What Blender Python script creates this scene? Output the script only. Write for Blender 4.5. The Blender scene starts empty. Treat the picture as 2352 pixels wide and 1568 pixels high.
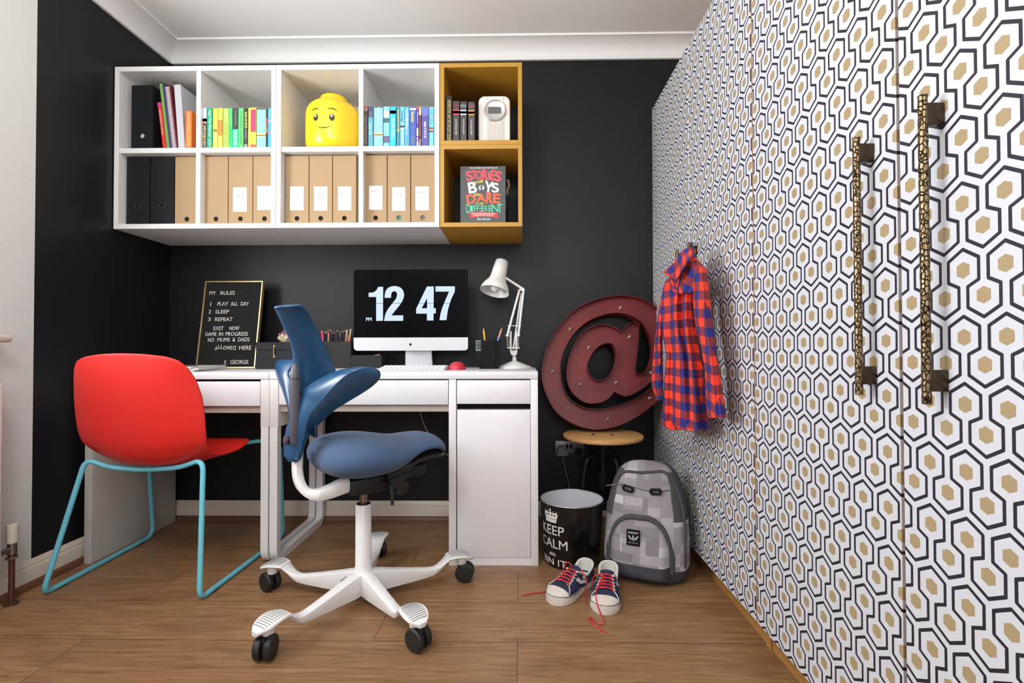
import bpy, bmesh, math, random
from mathutils import Vector as V, Matrix, noise as mnoise
from math import sin, cos, pi, radians, sqrt, atan2
random.seed(7)
S = bpy.context.scene
COL = S.collection
# ------------------------------------------------------------------ camera
FPX, CAM = 1144.69, V((1.7439, -2.4504, .8389))
YAW, PIT, ROL = -.0157, .0143, -.0022
_f = V((sin(YAW)*cos(PIT), cos(YAW)*cos(PIT), sin(PIT)))
_r0 = V((cos(YAW), -sin(YAW), 0)); _u0 = _r0.cross(_f)
CR = _r0*cos(ROL)+_u0*sin(ROL); CU = _u0*cos(ROL)-_r0*sin(ROL); CF = _f
cd = bpy.data.cameras.new('camera'); cam = bpy.data.objects.new('camera', cd); COL.objects.link(cam)
cd.sensor_width = 36; cd.lens = FPX/2352*36; cd.clip_start = .02
cam.matrix_world = Matrix(((CR.x, CU.x, -CF.x, CAM.x), (CR.y, CU.y, -CF.y, CAM.y), (CR.z, CU.z, -CF.z, CAM.z), (0, 0, 0, 1)))
S.camera = cam
# ------------------------------------------------------------------ world, daylight, added fill lights, exposure
S.view_settings.view_transform = 'Standard'; S.view_settings.look = 'None'
S.view_settings.gamma = 1; S.view_settings.exposure = 0.14
wd = bpy.data.worlds.new('daylight'); S.world = wd; wd.use_nodes = True
wd.node_tree.nodes['Background'].inputs[0].default_value = (.78, .88, 1, 1)
wd.node_tree.nodes['Background'].inputs[1].default_value = 1.0
def area(name, loc, direction, sx, sy, energy, color=(1, 1, 1)):
    ld = bpy.data.lights.new(name, 'AREA'); ld.shape = 'RECTANGLE'; ld.size = sx; ld.size_y = sy
    ld.energy = energy; ld.color = color
    o = bpy.data.objects.new(name, ld); COL.objects.link(o); o.location = loc
    o.rotation_euler = V(direction).to_track_quat('-Z', 'Y').to_euler(); return o
area('window_daylight', (-.32, -1.53, 1.52), (1, .02, .02), 1.1, 1.2, 46, (.91, .955, 1))
area('upward_fill', (-.16, -1.53, 1.2), (1, -.05, .95), 1.05, .55, 20, (1, .99, .97))  # added fill aimed upwards to brighten the ceiling
area('rear_fill', (2.02, -4.22, 1.74), (-.10, 1, .0), 1.25, .95, 26, (.96, .98, 1))  # added frontal fill from behind the camera, through an invented opening
pd = bpy.data.lights.new('overhead_fill', 'POINT'); pd.energy = 33; pd.shadow_soft_size = .2; pd.color = (.99, .985, 1)  # added unseen fill without a fitting, brightens wall cabinets and ceiling
po = bpy.data.objects.new('overhead_fill', pd); COL.objects.link(po); po.location = (1.05, -2.2, 2.02)

def U(px, py, ax, v):            # point of the plane axis=v seen at a photo position
    d = CF+CR*((px-1176)/FPX)-CU*((py-784)/FPX); i = 'xyz'.index(ax)
    return CAM+d*((v-CAM[i])/d[i])
def W(px, py, y): return U(px, py, 'y', y)
# ------------------------------------------------------------------ materials
def lin(c): c = c/255; return c/12.92 if c <= .04045 else ((c+.055)/1.055)**2.4
def L(c): return (lin(c[0]), lin(c[1]), lin(c[2]), 1)
MC = {}
def M(name, rgb, rough=.5, metal=0, var=.04, vs=30, bump=0, bs=300, spec=.5, emit=0, coat=0, sheen=0):
    if name in MC: return MC[name]
    m = bpy.data.materials.new(name); m.use_nodes = True; MC[name] = m
    nt = m.node_tree; N = nt.nodes; b = N['Principled BSDF']; k = nt.links.new
    c = L(rgb); m.diffuse_color = c
    tc = N.new('ShaderNodeTexCoord'); nz = N.new('ShaderNodeTexNoise'); nz.inputs['Scale'].default_value = vs
    nz.inputs['Detail'].default_value = 3
    k(tc.outputs['Object'], nz.inputs['Vector'])
    mx = N.new('ShaderNodeMix'); mx.data_type = 'RGBA'
    mx.inputs[6].default_value = [x*(1-var) for x in c[:3]]+[1]; mx.inputs[7].default_value = [min(1, x*(1+var)) for x in c[:3]]+[1]
    k(nz.outputs['Fac'], mx.inputs[0]); k(mx.outputs[2], b.inputs['Base Color'])
    b.inputs['Roughness'].default_value = rough; b.inputs['Metallic'].default_value = metal
    b.inputs['Specular IOR Level'].default_value = spec; b.inputs['Coat Weight'].default_value = coat
    b.inputs['Sheen Weight'].default_value = sheen
    if emit:
        b.inputs['Emission Color'].default_value = c; mx.inputs[6].default_value = mx.inputs[7].default_value = (.02, .02, .02, 1); b.inputs['Emission Strength'].default_value = emit
    if bump:
        n2 = N.new('ShaderNodeTexNoise'); n2.inputs['Scale'].default_value = bs; k(tc.outputs['Object'], n2.inputs['Vector'])
        bp = N.new('ShaderNodeBump'); bp.inputs['Strength'].default_value = bump; bp.inputs['Distance'].default_value = .002
        k(n2.outputs['Fac'], bp.inputs['Height']); k(bp.outputs['Normal'], b.inputs['Normal'])
    return m
def nodes(name):
    m = bpy.data.materials.new(name); m.use_nodes = True; MC[name] = m
    return m, m.node_tree.nodes, m.node_tree.links.new, m.node_tree.nodes['Principled BSDF']
def math_(N, k, op, a, b=None, c=None):
    n = N.new('ShaderNodeMath'); n.operation = op
    for i, x in enumerate((a, b, c)):
        if x is None: continue
        if isinstance(x, (int, float)): n.inputs[i].default_value = x
        else: k(x, n.inputs[i])
    return n.outputs[0]
def mixc(N, k, fac, a, b):
    n = N.new('ShaderNodeMix'); n.data_type = 'RGBA'
    if isinstance(fac, (int, float)): n.inputs[0].default_value = fac
    else: k(fac, n.inputs[0])
    for i, x in ((6, a), (7, b)):
        if isinstance(x, tuple): n.inputs[i].default_value = x
        else: k(x, n.inputs[i])
    return n.outputs[2]

def floor_material():
    m, N, k, b = nodes('oak_laminate')
    tc = N.new('ShaderNodeTexCoord'); mp = N.new('ShaderNodeMapping'); k(tc.outputs['Object'], mp.inputs[0])
    mp.inputs['Location'].default_value = (.775, .125, 0)
    br = N.new('ShaderNodeTexBrick'); k(mp.outputs[0], br.inputs['Vector'])
    br.offset = .33; br.inputs['Color1'].default_value = (0, 0, 0, 1); br.inputs['Color2'].default_value = (1, 1, 1, 1)
    br.inputs['Mortar'].default_value = (.5, .5, .5, 1)
    br.inputs['Scale'].default_value = 1; br.inputs['Mortar Size'].default_value = .0011; br.inputs['Mortar Smooth'].default_value = .2
    br.inputs['Brick Width'].default_value = 1.255; br.inputs['Row Height'].default_value = .222
    mp2 = N.new('ShaderNodeMapping'); k(tc.outputs['Object'], mp2.inputs[0]); mp2.inputs['Scale'].default_value = (3.2, 42, 1)
    off = N.new('ShaderNodeVectorMath'); off.operation = 'MULTIPLY_ADD'; k(br.outputs['Color'], off.inputs[0])
    off.inputs[1].default_value = (7, 3, 5); k(mp2.outputs[0], off.inputs[2])
    n1 = N.new('ShaderNodeTexNoise'); n1.inputs['Scale'].default_value = 2.2; n1.inputs['Detail'].default_value = 8; n1.inputs['Roughness'].default_value = .62
    n1.inputs['Distortion'].default_value = .6
    k(off.outputs[0], n1.inputs['Vector'])
    cr = N.new('ShaderNodeValToRGB'); k(n1.outputs['Fac'], cr.inputs[0])
    e = cr.color_ramp.elements; e[0].position = .26; e[0].color = L((108, 77, 49)); e[1].position = .78; e[1].color = L((162, 127, 91))
    e2 = cr.color_ramp.elements.new(.5); e2.color = L((138, 103, 70))
    mp3 = N.new('ShaderNodeMapping'); k(tc.outputs['Object'], mp3.inputs[0]); mp3.inputs['Scale'].default_value = (2.2, 7, 1)
    n2 = N.new('ShaderNodeTexNoise'); n2.inputs['Scale'].default_value = 1.6; n2.inputs['Detail'].default_value = 5; k(mp3.outputs[0], n2.inputs['Vector'])
    r2 = N.new('ShaderNodeMapRange'); k(n2.outputs['Fac'], r2.inputs[0]); r2.inputs[1].default_value = .53; r2.inputs[2].default_value = .78
    r2.inputs[3].default_value = 0; r2.inputs[4].default_value = .7
    c1 = mixc(N, k, r2.outputs[0], cr.outputs[0], L((104, 72, 48)))
    # plank tone
    tone = math_(N, k, 'MULTIPLY_ADD', br.outputs['Color'], .16, .92)
    tn = N.new('ShaderNodeVectorMath'); tn.operation = 'SCALE'; k(c1, tn.inputs[0]); k(tone, tn.inputs['Scale'])
    c2 = mixc(N, k, br.outputs['Fac'], tn.outputs[0], L((62, 40, 26)))
    k(c2, b.inputs['Base Color']); b.inputs['Roughness'].default_value = .42
    bp = N.new('ShaderNodeBump'); bp.inputs['Strength'].default_value = .12; bp.inputs['Distance'].default_value = .002
    k(n1.outputs['Fac'], bp.inputs['Height']); k(bp.outputs['Normal'], b.inputs['Normal'])
    return m

def hexagon_paper():
    m, N, k, b = nodes('hexagon_wallpaper')
    P, H = .0644, .0984
    uv = N.new('ShaderNodeUVMap'); uv.uv_map = 'UVMap'
    sp = N.new('ShaderNodeSeparateXYZ'); k(uv.outputs[0], sp.inputs[0])
    u = math_(N, k, 'PINGPONG', sp.outputs[0], P/2)      # distance to the nearest upper cell axis
    v = math_(N, k, 'WRAP', sp.outputs[1], .0384, -.06)
    cb = N.new('ShaderNodeCombineXYZ'); k(u, cb.inputs[0]); k(v, cb.inputs[1])
    pt = cb.outputs[0]
    def seg(A, B):
        A = V((A[0], A[1], 0)); D = V((B[0], B[1], 0))-A
        s = N.new('ShaderNodeVectorMath'); s.operation = 'SUBTRACT'; k(pt, s.inputs[0]); s.inputs[1].default_value = A
        d = N.new('ShaderNodeVectorMath'); d.operation = 'DOT_PRODUCT'; k(s.outputs[0], d.inputs[0]); d.inputs[1].default_value = D/D.length_squared
        t = N.new('ShaderNodeMath'); t.operation = 'MULTIPLY'; t.use_clamp = True; k(d.outputs['Value'], t.inputs[0]); t.inputs[1].default_value = 1
        sc = N.new('ShaderNodeVectorMath'); sc.operation = 'SCALE'; sc.inputs[0].default_value = D; k(t.outputs[0], sc.inputs['Scale'])
        q = N.new('ShaderNodeVectorMath'); q.operation = 'DISTANCE'; k(s.outputs[0], q.inputs[0]); k(sc.outputs[0], q.inputs[1])
        return q.outputs['Value']
    K = [(0, .0308), (.0250, .0158), (.0250, -.0160), (.0073, -.0248), (.0073, -.0552), (.0322, -.0700)]
    segs = [seg(K[i], K[i+1]) for i in range(5)]
    segs.append(seg((.0073, -.0552+H), (.0322, -.0700+H)))
    dm = segs[0]
    for q in segs[1:]: dm = math_(N, k, 'MINIMUM', dm, q)
    line = math_(N, k, 'LESS_THAN', dm, .00262)
    def hexa(cu, cv):
        x = math_(N, k, 'ABSOLUTE', math_(N, k, 'SUBTRACT', u, cu)); y = math_(N, k, 'ABSOLUTE', math_(N, k, 'SUBTRACT', v, cv))
        a = math_(N, k, 'LESS_THAN', x, .0108)
        s = math_(N, k, 'LESS_THAN', math_(N, k, 'MULTIPLY_ADD', x, .5, y), .0126)
        return math_(N, k, 'MULTIPLY', a, s)
    hx = math_(N, k, 'MAXIMUM', hexa(0, 0), hexa(P/2, -.0391))
    nz = N.new('ShaderNodeTexNoise'); nz.inputs['Scale'].default_value = 420; nz.inputs['Detail'].default_value = 2; k(uv.outputs[0], nz.inputs['Vector'])
    gold = mixc(N, k, nz.outputs['Fac'], L((142, 121, 86)), L((172, 153, 118)))
    c = mixc(N, k, hx, L((197, 199, 205)), gold)
    c = mixc(N, k, line, c, L((28, 22, 38)))
    k(c, b.inputs['Base Color']); b.inputs['Roughness'].default_value = .55
    return m

def gingham():
    m, N, k, b = nodes('red_blue_check_cotton')
    uv = N.new('ShaderNodeUVMap'); uv.uv_map = 'UVMap'; sp = N.new('ShaderNodeSeparateXYZ'); k(uv.outputs[0], sp.inputs[0])
    def st(x): return math_(N, k, 'GREATER_THAN', math_(N, k, 'FRACT', x), .5)
    a = st(sp.outputs[0]); c = st(sp.outputs[1])
    s = math_(N, k, 'MULTIPLY', math_(N, k, 'ADD', a, c), .5)
    cr = N.new('ShaderNodeValToRGB'); k(s, cr.inputs[0]); cr.color_ramp.interpolation = 'CONSTANT'
    e = cr.color_ramp.elements; e[0].position = 0; e[0].color = L((243, 58, 28)); e[1].position = .75; e[1].color = L((22, 32, 116))
    x = cr.color_ramp.elements.new(.25); x.color = L((128, 38, 54))
    nz = N.new('ShaderNodeTexNoise'); nz.inputs['Scale'].default_value = 60; k(uv.outputs[0], nz.inputs['Vector'])
    cc = mixc(N, k, math_(N, k, 'MULTIPLY', nz.outputs['Fac'], .10), cr.outputs[0], (.12, .03, .05, 1))
    k(cc, b.inputs['Base Color']); b.inputs['Roughness'].default_value = .85; b.inputs['Sheen Weight'].default_value = .03
    return m

def camo():
    m, N, k, b = nodes('grey_pixel_fabric')
    tc = N.new('ShaderNodeTexCoord')
    def lay(s, loc):
        mp = N.new('ShaderNodeMapping'); k(tc.outputs['Object'], mp.inputs[0]); mp.inputs['Location'].default_value = loc
        sn = N.new('ShaderNodeVectorMath'); sn.operation = 'SNAP'; k(mp.outputs[0], sn.inputs[0]); sn.inputs[1].default_value = (s*1.5, 50, s)
        wn = N.new('ShaderNodeTexWhiteNoise'); k(sn.outputs[0], wn.inputs['Vector']); return wn.outputs['Value']
    v = math_(N, k, 'MULTIPLY_ADD', lay(.030, (3, 25, 3.1)), .55, math_(N, k, 'MULTIPLY', lay(.044, (7, 25, 5.3)), .45))
    cr = N.new('ShaderNodeValToRGB'); k(v, cr.inputs[0]); cr.color_ramp.interpolation = 'CONSTANT'
    e = cr.color_ramp.elements; e[0].position = 0; e[0].color = L((126, 120, 123)); e[1].position = .38; e[1].color = L((142, 135, 138))
    x = cr.color_ramp.elements.new(.62); x.color = L((162, 157, 159))
    x = cr.color_ramp.elements.new(.78); x.color = L((182, 178, 179))
    k(cr.outputs[0], b.inputs['Base Color']); b.inputs['Roughness'].default_value = .85
    n2 = N.new('ShaderNodeTexNoise'); n2.inputs['Scale'].default_value = 22; n2.inputs['Detail'].default_value = 4; k(tc.outputs['Object'], n2.inputs['Vector'])
    bp = N.new('ShaderNodeBump'); bp.inputs['Strength'].default_value = .35; bp.inputs['Distance'].default_value = .01
    k(n2.outputs['Fac'], bp.inputs['Height']); k(bp.outputs['Normal'], b.inputs['Normal'])
    return m

def stripes(name, c1, c2, axis, freq, duty=.5, rough=.5, metal=0, bump=.0):
    m, N, k, b = nodes(name)
    tc = N.new('ShaderNodeTexCoord'); sp = N.new('ShaderNodeSeparateXYZ'); k(tc.outputs['Object'], sp.inputs[0])
    f = math_(N, k, 'GREATER_THAN', math_(N, k, 'FRACT', math_(N, k, 'MULTIPLY', sp.outputs[axis], freq)), duty)
    k(mixc(N, k, f, L(c1), L(c2)), b.inputs['Base Color']); b.inputs['Roughness'].default_value = rough; b.inputs['Metallic'].default_value = metal
    if bump:
        bp = N.new('ShaderNodeBump'); bp.inputs['Strength'].default_value = bump; bp.inputs['Distance'].default_value = .002
        k(f, bp.inputs['Height']); k(bp.outputs['Normal'], b.inputs['Normal'])
    return m

def wood(name, c1, c2, scale=(3, 40, 40), rough=.4):
    m, N, k, b = nodes(name)
    tc = N.new('ShaderNodeTexCoord'); mp = N.new('ShaderNodeMapping'); k(tc.outputs['Object'], mp.inputs[0]); mp.inputs['Scale'].default_value = scale
    n1 = N.new('ShaderNodeTexNoise'); n1.inputs['Scale'].default_value = 1.5; n1.inputs['Detail'].default_value = 6; n1.inputs['Distortion'].default_value = 1.2
    k(mp.outputs[0], n1.inputs['Vector'])
    k(mixc(N, k, n1.outputs['Fac'], L(c1), L(c2)), b.inputs['Base Color']); b.inputs['Roughness'].default_value = rough
    return m

def voronoi_metal(name, c1, c2, rough=.35):
    m, N, k, b = nodes(name)
    tc = N.new('ShaderNodeTexCoord'); mp = N.new('ShaderNodeMapping'); k(tc.outputs['Object'], mp.inputs[0]); mp.inputs['Scale'].default_value = (1, 1, .6)
    vo = N.new('ShaderNodeTexVoronoi'); vo.feature = 'DISTANCE_TO_EDGE'; vo.inputs['Scale'].default_value = 185; k(mp.outputs[0], vo.inputs['Vector'])
    rg = N.new('ShaderNodeMapRange'); k(vo.outputs['Distance'], rg.inputs[0]); rg.inputs[1].default_value = .02; rg.inputs[2].default_value = .13
    k(mixc(N, k, rg.outputs[0], L(c1), L(c2)), b.inputs['Base Color']); b.inputs['Metallic'].default_value = .85; b.inputs['Roughness'].default_value = rough
    bp = N.new('ShaderNodeBump'); bp.inputs['Strength'].default_value = .9; bp.inputs['Distance'].default_value = .004
    k(rg.outputs[0], bp.inputs['Height']); k(bp.outputs['Normal'], b.inputs['Normal'])
    return m

def pane_glass():
    m, N, k, b = nodes('window_glass')
    t = N.new('ShaderNodeBsdfTransparent'); g = N.new('ShaderNodeBsdfGlossy'); g.inputs['Roughness'].default_value = .02
    mx = N.new('ShaderNodeMixShader'); mx.inputs[0].default_value = .06
    k(t.outputs[0], mx.inputs[1]); k(g.outputs[0], mx.inputs[2]); k(mx.outputs[0], N['Material Output'].inputs[0])
    return m

# ------------------------------------------------------------------ mesh builder
def perp(d):
    d = V(d).normalized(); a = V((0, 0, 1)) if abs(d.z) < .9 else V((1, 0, 0))
    x = d.cross(a).normalized(); return x, d.cross(x).normalized()
class MB:
    def __init__(s): s.b = bmesh.new(); s.m = 0; s.uv = None
    def face(s, vs):
        try: f = s.b.faces.new(vs)
        except ValueError: return None
        f.material_index = s.m; return f
    def vert(s, p): return s.b.verts.new(V(p))
    def hexa(s, P, bev=0, seg=2):                        # 8 corners: bottom 4 then top 4
        v = [s.vert(p) for p in P]
        fs = [s.face([v[i] for i in q]) for q in ((0, 3, 2, 1), (4, 5, 6, 7), (0, 1, 5, 4), (1, 2, 6, 5), (2, 3, 7, 6), (3, 0, 4, 7))]
        if bev:
            es = list({e for f in fs for e in f.edges})
            r = bmesh.ops.bevel(s.b, geom=es, offset=bev, segments=seg, profile=.5, affect='EDGES')
            for f in r['faces']: f.material_index = s.m
        return s
    def box(s, x0, x1, y0, y1, z0, z1, bev=0, seg=2):
        return s.hexa([(x0, y0, z0), (x1, y0, z0), (x1, y1, z0), (x0, y1, z0), (x0, y0, z1), (x1, y0, z1), (x1, y1, z1), (x0, y1, z1)], bev, seg)
    def obox(s, c, ax, ay, az, bev=0, seg=2):            # centre and three half-axis vectors
        c, ax, ay, az = V(c), V(ax), V(ay), V(az)
        return s.hexa([c-ax-ay-az, c+ax-ay-az, c+ax+ay-az, c-ax+ay-az, c-ax-ay+az, c+ax-ay+az, c+ax+ay+az, c-ax+ay+az], bev, seg)
    def loft(s, secs, closed=True, cap=True, loop=False, uv=None):
        R = [[s.vert(p) for p in q] for q in secs]; n = len(R[0]); c = len(R)
        if uv and s.uv is None: s.uv = s.b.loops.layers.uv.new('UVMap')
        for i in range(c if loop else c-1):
            a, d = R[i], R[(i+1) % c]
            for j in range(n if closed else n-1):
                j2 = (j+1) % n
                f = s.face([a[j], a[j2], d[j2], d[j]])
                if f and uv:
                    for lp, q in zip(f.loops, ((i, j), (i, j+1), (i+1, j+1), (i+1, j))): lp[s.uv].uv = uv(*q)
        if cap and closed and not loop:
            s.face(R[0][::-1]); s.face(R[-1])
        return s
    def tube(s, pts, r, seg=10, loop=False, cap=True, flat=1, up=None):
        pts = [V(p) for p in pts]; n = len(pts); secs = []; x = None
        for i, p in enumerate(pts):
            if loop: d = pts[(i+1) % n]-pts[i-1]
            else: d = pts[min(i+1, n-1)]-pts[max(i-1, 0)]
            d.normalize()
            if x is None: x = (V(up)-d*V(up).dot(d)).normalized() if up else perp(d)[0]
            else: x = (x-d*x.dot(d)).normalized()
            y = d.cross(x); rr = r[i] if isinstance(r, (list, tuple)) else r
            secs.append([p+x*(rr*cos(2*pi*j/seg))+y*(rr*flat*sin(2*pi*j/seg)) for j in range(seg)])
        return s.loft(secs, True, cap, loop)
    def lathe(s, prof, o=(0, 0, 0), ax=(0, 0, 1), seg=28, sx=1, sy=1):
        o = V(o); ax = V(ax).normalized(); x, y = perp(ax) if abs(ax.z) < .999 else (V((1, 0, 0)), V((0, 1, 0)))
        secs = [[o+ax*z+x*(r*sx*cos(2*pi*j/seg))+y*(r*sy*sin(2*pi*j/seg)) for j in range(seg)] for r, z in prof]
        return s.loft(secs, True, True)
    def grid(s, fn, nu, nv, uv=None):
        return s.loft([[fn(i/nu, j/nv) for j in range(nv+1)] for i in range(nu+1)], False, False, False,
                      (lambda i, j: uv(i/nu, j/nv)) if uv else None)
    def sheet(s, fn, nu, nv, th, uv=None):               # a surface given a real thickness
        g = [[V(fn(i/nu, j/nv)) for j in range(nv+1)] for i in range(nu+1)]
        nr = [[None]*(nv+1) for _ in range(nu+1)]
        for i in range(nu+1):
            for j in range(nv+1):
                a = g[min(i+1, nu)][j]-g[max(i-1, 0)][j]; b = g[i][min(j+1, nv)]-g[i][max(j-1, 0)]
                n = a.cross(b); nr[i][j] = n.normalized() if n.length > 1e-12 else V((0, 0, 1))
        A = [[s.vert(g[i][j]+nr[i][j]*th/2) for j in range(nv+1)] for i in range(nu+1)]
        B = [[s.vert(g[i][j]-nr[i][j]*th/2) for j in range(nv+1)] for i in range(nu+1)]
        if uv and s.uv is None: s.uv = s.b.loops.layers.uv.new('UVMap')
        def f4(q, ij):
            f = s.face(q)
            if f and uv:
                for lp, (i, j) in zip(f.loops, ij): lp[s.uv].uv = uv(i/nu, j/nv)
        for i in range(nu):
            for j in range(nv):
                ij = ((i, j), (i+1, j), (i+1, j+1), (i, j+1))
                f4([A[a][b] for a, b in ij], ij); f4([B[a][b] for a, b in ij[::-1]], ij[::-1])
        for i in range(nu):
            for j in (0, nv):
                ij = ((i, j), (i+1, j)); f4([A[i][j], B[i][j], B[i+1][j], A[i+1][j]][::(1 if j == 0 else -1)], (ij[0], ij[0], ij[1], ij[1]))
        for j in range(nv):
            for i in (0, nu):
                ij = ((i, j), (i, j+1)); f4([A[i][j], A[i][j+1], B[i][j+1], B[i][j]][::(1 if i == 0 else -1)], (ij[0], ij[1], ij[1], ij[0]))
        return s
    def mesh(s, me, fn):
        vs = [s.vert(fn(v.co)) for v in me.vertices]
        for p in me.polygons: s.face([vs[i] for i in p.vertices])
        return s
    def shape(s, loops, fr, depth, bev=0, sub=None):     # 2-D outlines with holes, extruded along the frame normal
        cu = bpy.data.curves.new('t', 'CURVE'); cu.dimensions = '2D'; cu.fill_mode = 'BOTH'; cu.extrude = depth/2; cu.bevel_depth = bev; cu.bevel_resolution = 1
        for lp in loops:
            sp = cu.splines.new('POLY'); sp.points.add(len(lp)-1); sp.use_cyclic_u = True
            for q, p in zip(sp.points, lp): q.co = (p[0], p[1], 0, 1)
        return s._curve(cu, fr, depth/2, None, sub)
    def _curve(s, cu, fr, zo=0, fit=None, step=None, zk=1):
        o = bpy.data.objects.new('t', cu); COL.objects.link(o)
        me = bpy.data.meshes.new_from_object(o.evaluated_get(bpy.context.evaluated_depsgraph_get()))
        bpy.data.objects.remove(o); bpy.data.curves.remove(cu)
        if me is None or not me.vertices: return s
        if callable(fr):                                  # curved target: keep the pieces small enough to follow it
            bm = bmesh.new(); bm.from_mesh(me); bmesh.ops.triangulate(bm, faces=bm.faces[:]); sc_ = 1
            if fit: xs = [v.co.x for v in bm.verts]; sc_ = fit[0]/(max(xs)-min(xs))
            for _ in range(4):
                es = [e for e in bm.edges if e.calc_length()*sc_ > (step or .007)]
                if not es: break
                bmesh.ops.subdivide_edges(bm, edges=es, cuts=1); bmesh.ops.triangulate(bm, faces=bm.faces[:])
            bm.to_mesh(me); bm.free()
        fn = fr if callable(fr) else (lambda c: fr[0]+fr[1]*c.x+fr[2]*c.y+fr[3]*c.z)
        if fit:
            w, h = fit; xs = [v.co.x for v in me.vertices]; ys = [v.co.y for v in me.vertices]
            cx, cy = (min(xs)+max(xs))/2, (min(ys)+max(ys))/2
            ax = w/(max(xs)-min(xs)); ay = h/(max(ys)-min(ys)) if h else ax
            g = lambda c: fn(V(((c.x-cx)*ax, (c.y-cy)*ay, c.z*zk+zo)))
        else: g = lambda c: fn(V((c.x, c.y, c.z+zo)))
        s.mesh(me, g); bpy.data.meshes.remove(me); return s
    def text(s, t, fr, w, h=None, depth=.0006, bold=0, shear=0, space=1):   # lettering fitted to w x h, centred on the frame
        cu = bpy.data.curves.new('t', 'FONT'); cu.body = t; cu.size = 1; cu.shear = shear; cu.space_character = space; cu.resolution_u = 4
        cu.extrude = depth/2; zk = 1
        if bold: cu.bevel_depth = bold; cu.bevel_resolution = 0; zk = depth/(depth+2*bold)
        return s._curve(cu, fr, depth/2, (w, h), None, zk)
def frame(o, right, up):
    r = V(right).normalized(); u = V(up); u = (u-r*u.dot(r)).normalized(); return (V(o), r, u, r.cross(u))
FRONT = lambda p: frame(p, (1, 0, 0), (0, 0, 1))         # faces -y (towards the camera)
SPINE = lambda p: frame(p, (0, 0, -1), (1, 0, 0))        # reads downwards, faces -y

def mat_of(o):
    m = Matrix()
    while o: m = o.matrix_basis @ m; o = o.parent
    return m
def build(name, mb, mats, parent=None, smooth=38, subsurf=0, origin=None, uvn=False):
    if not isinstance(mats, (list, tuple)): mats = [mats]
    me = bpy.data.meshes.new(name); bmesh.ops.recalc_face_normals(mb.b, faces=mb.b.faces[:])
    mb.b.to_mesh(me); mb.b.free()
    for m in mats: me.materials.append(m)
    o = bpy.data.objects.new(name, me); COL.objects.link(o)
    if parent:
        o.parent = parent; me.transform(mat_of(parent).inverted())
    else:
        if origin is None:
            xs = [v.co for v in me.vertices]
            origin = V(((min(c.x for c in xs)+max(c.x for c in xs))/2, (min(c.y for c in xs)+max(c.y for c in xs))/2, min(c.z for c in xs)))
        me.transform(Matrix.Translation(-V(origin))); o.location = origin
    if smooth:
        for p in me.polygons: p.use_smooth = True
        me.set_sharp_from_angle(angle=radians(smooth))
    if subsurf:
        sm = o.modifiers.new('subdivision', 'SUBSURF'); sm.levels = subsurf; sm.render_levels = subsurf
    return o
def tag(o, label, cat, group=None):
    o['label'] = label; o['category'] = cat
    if group: o['group'] = group
    return o
def thing(name, label, cat, loc=(0, 0, 0), rz=0, group=None):
    o = bpy.data.objects.new(name, None); COL.objects.link(o); o.location = loc; o.rotation_euler = (0, 0, rz); o.empty_display_size = .05
    return tag(o, label, cat, group)
def struct(name, mb, mats, smooth=0, parent=None):
    o = build(name, mb, mats, parent, smooth)
    if not parent: o['kind'] = 'structure'
    return o
def arc(c, r, a0, a1, n=8): return [(c[0]+r*cos(radians(a0+(a1-a0)*i/n)), c[1]+r*sin(radians(a0+(a1-a0)*i/n))) for i in range(n+1)]
def rrect(x0, x1, y0, y1, r, n=5):
    return arc((x1-r, y1-r), r, 0, 90, n)+arc((x0+r, y1-r), r, 90, 180, n)+arc((x0+r, y0+r), r, 180, 270, n)+arc((x1-r, y0+r), r, 270, 360, n)
def smoothpath(pts, n=6, loop=False):                    # Catmull-Rom
    P = [V(p) for p in pts]; out = []; c = len(P)
    for i in range(c if loop else c-1):
        g = (lambda q: P[q % c]) if loop else (lambda q: P[max(0, min(c-1, q))])
        a, b, d, e = g(i-1), g(i), g(i+1), g(i+2)
        for j in range(n):
            t = j/n; out.append(.5*((2*b)+(d-a)*t+(2*a-5*b+4*d-e)*t*t+(3*b-a-3*d+e)*t**3))
    if not loop: out.append(P[-1])
    return out
def sm2(P, n=3): return [(p.x, p.y) for p in smoothpath([(a, b, 0) for a, b in P], n)]
def fillet(pts, r, n=6):                                 # polyline with rounded corners
    P = [V(p) for p in pts]; out = [P[0]]
    for i in range(1, len(P)-1):
        a, b, c = P[i-1], P[i], P[i+1]; d1 = (a-b).normalized(); d2 = (c-b).normalized()
        rr = min(r, (a-b).length*.45, (c-b).length*.45)
        p, q = b+d1*rr, b+d2*rr
        for j in range(n+1):
            t = j/n; out.append(p*(1-t)**2+b*(2*t*(1-t))+q*t*t)
    out.append(P[-1]); return out
# ------------------------------------------------------------------ room shell
WHITE = M('white_wall_paint', (214, 213, 211), .75, var=.015, bump=.05, bs=120)
BLACKW = M('black_wall_paint', (16, 17, 21), .48, var=.06, bump=.08, bs=160, spec=.35)
CEIL = M('white_ceiling_paint', (242, 240, 238), .8, var=.01)
TRIM = M('cream_gloss_trim', (204, 192, 176), .4, var=.02)
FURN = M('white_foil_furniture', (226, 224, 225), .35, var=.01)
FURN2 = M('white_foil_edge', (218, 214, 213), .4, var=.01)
GAP = M('dark_gap', (18, 18, 18), .9)
BEAD = M('dark_wood_bead', (104, 66, 46), .45, var=.15, vs=60)
RW, RY, HZ = 3.0, -4.2, 2.336
mb = MB(); mb.box(-.12, RW+.12, RY-.12, .12, -.1, 0); fl = build('floor', mb, floor_material(), None, 0, origin=(0, 0, 0)); fl['kind'] = 'structure' 
mb = MB(); mb.box(-.12, RW+.12, RY-.12, .12, HZ, HZ+.1); struct('ceiling', mb, CEIL)
mb = MB(); mb.box(0, RW, 0, .12, 0, HZ); struct('wall_back', mb, BLACKW)
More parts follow.
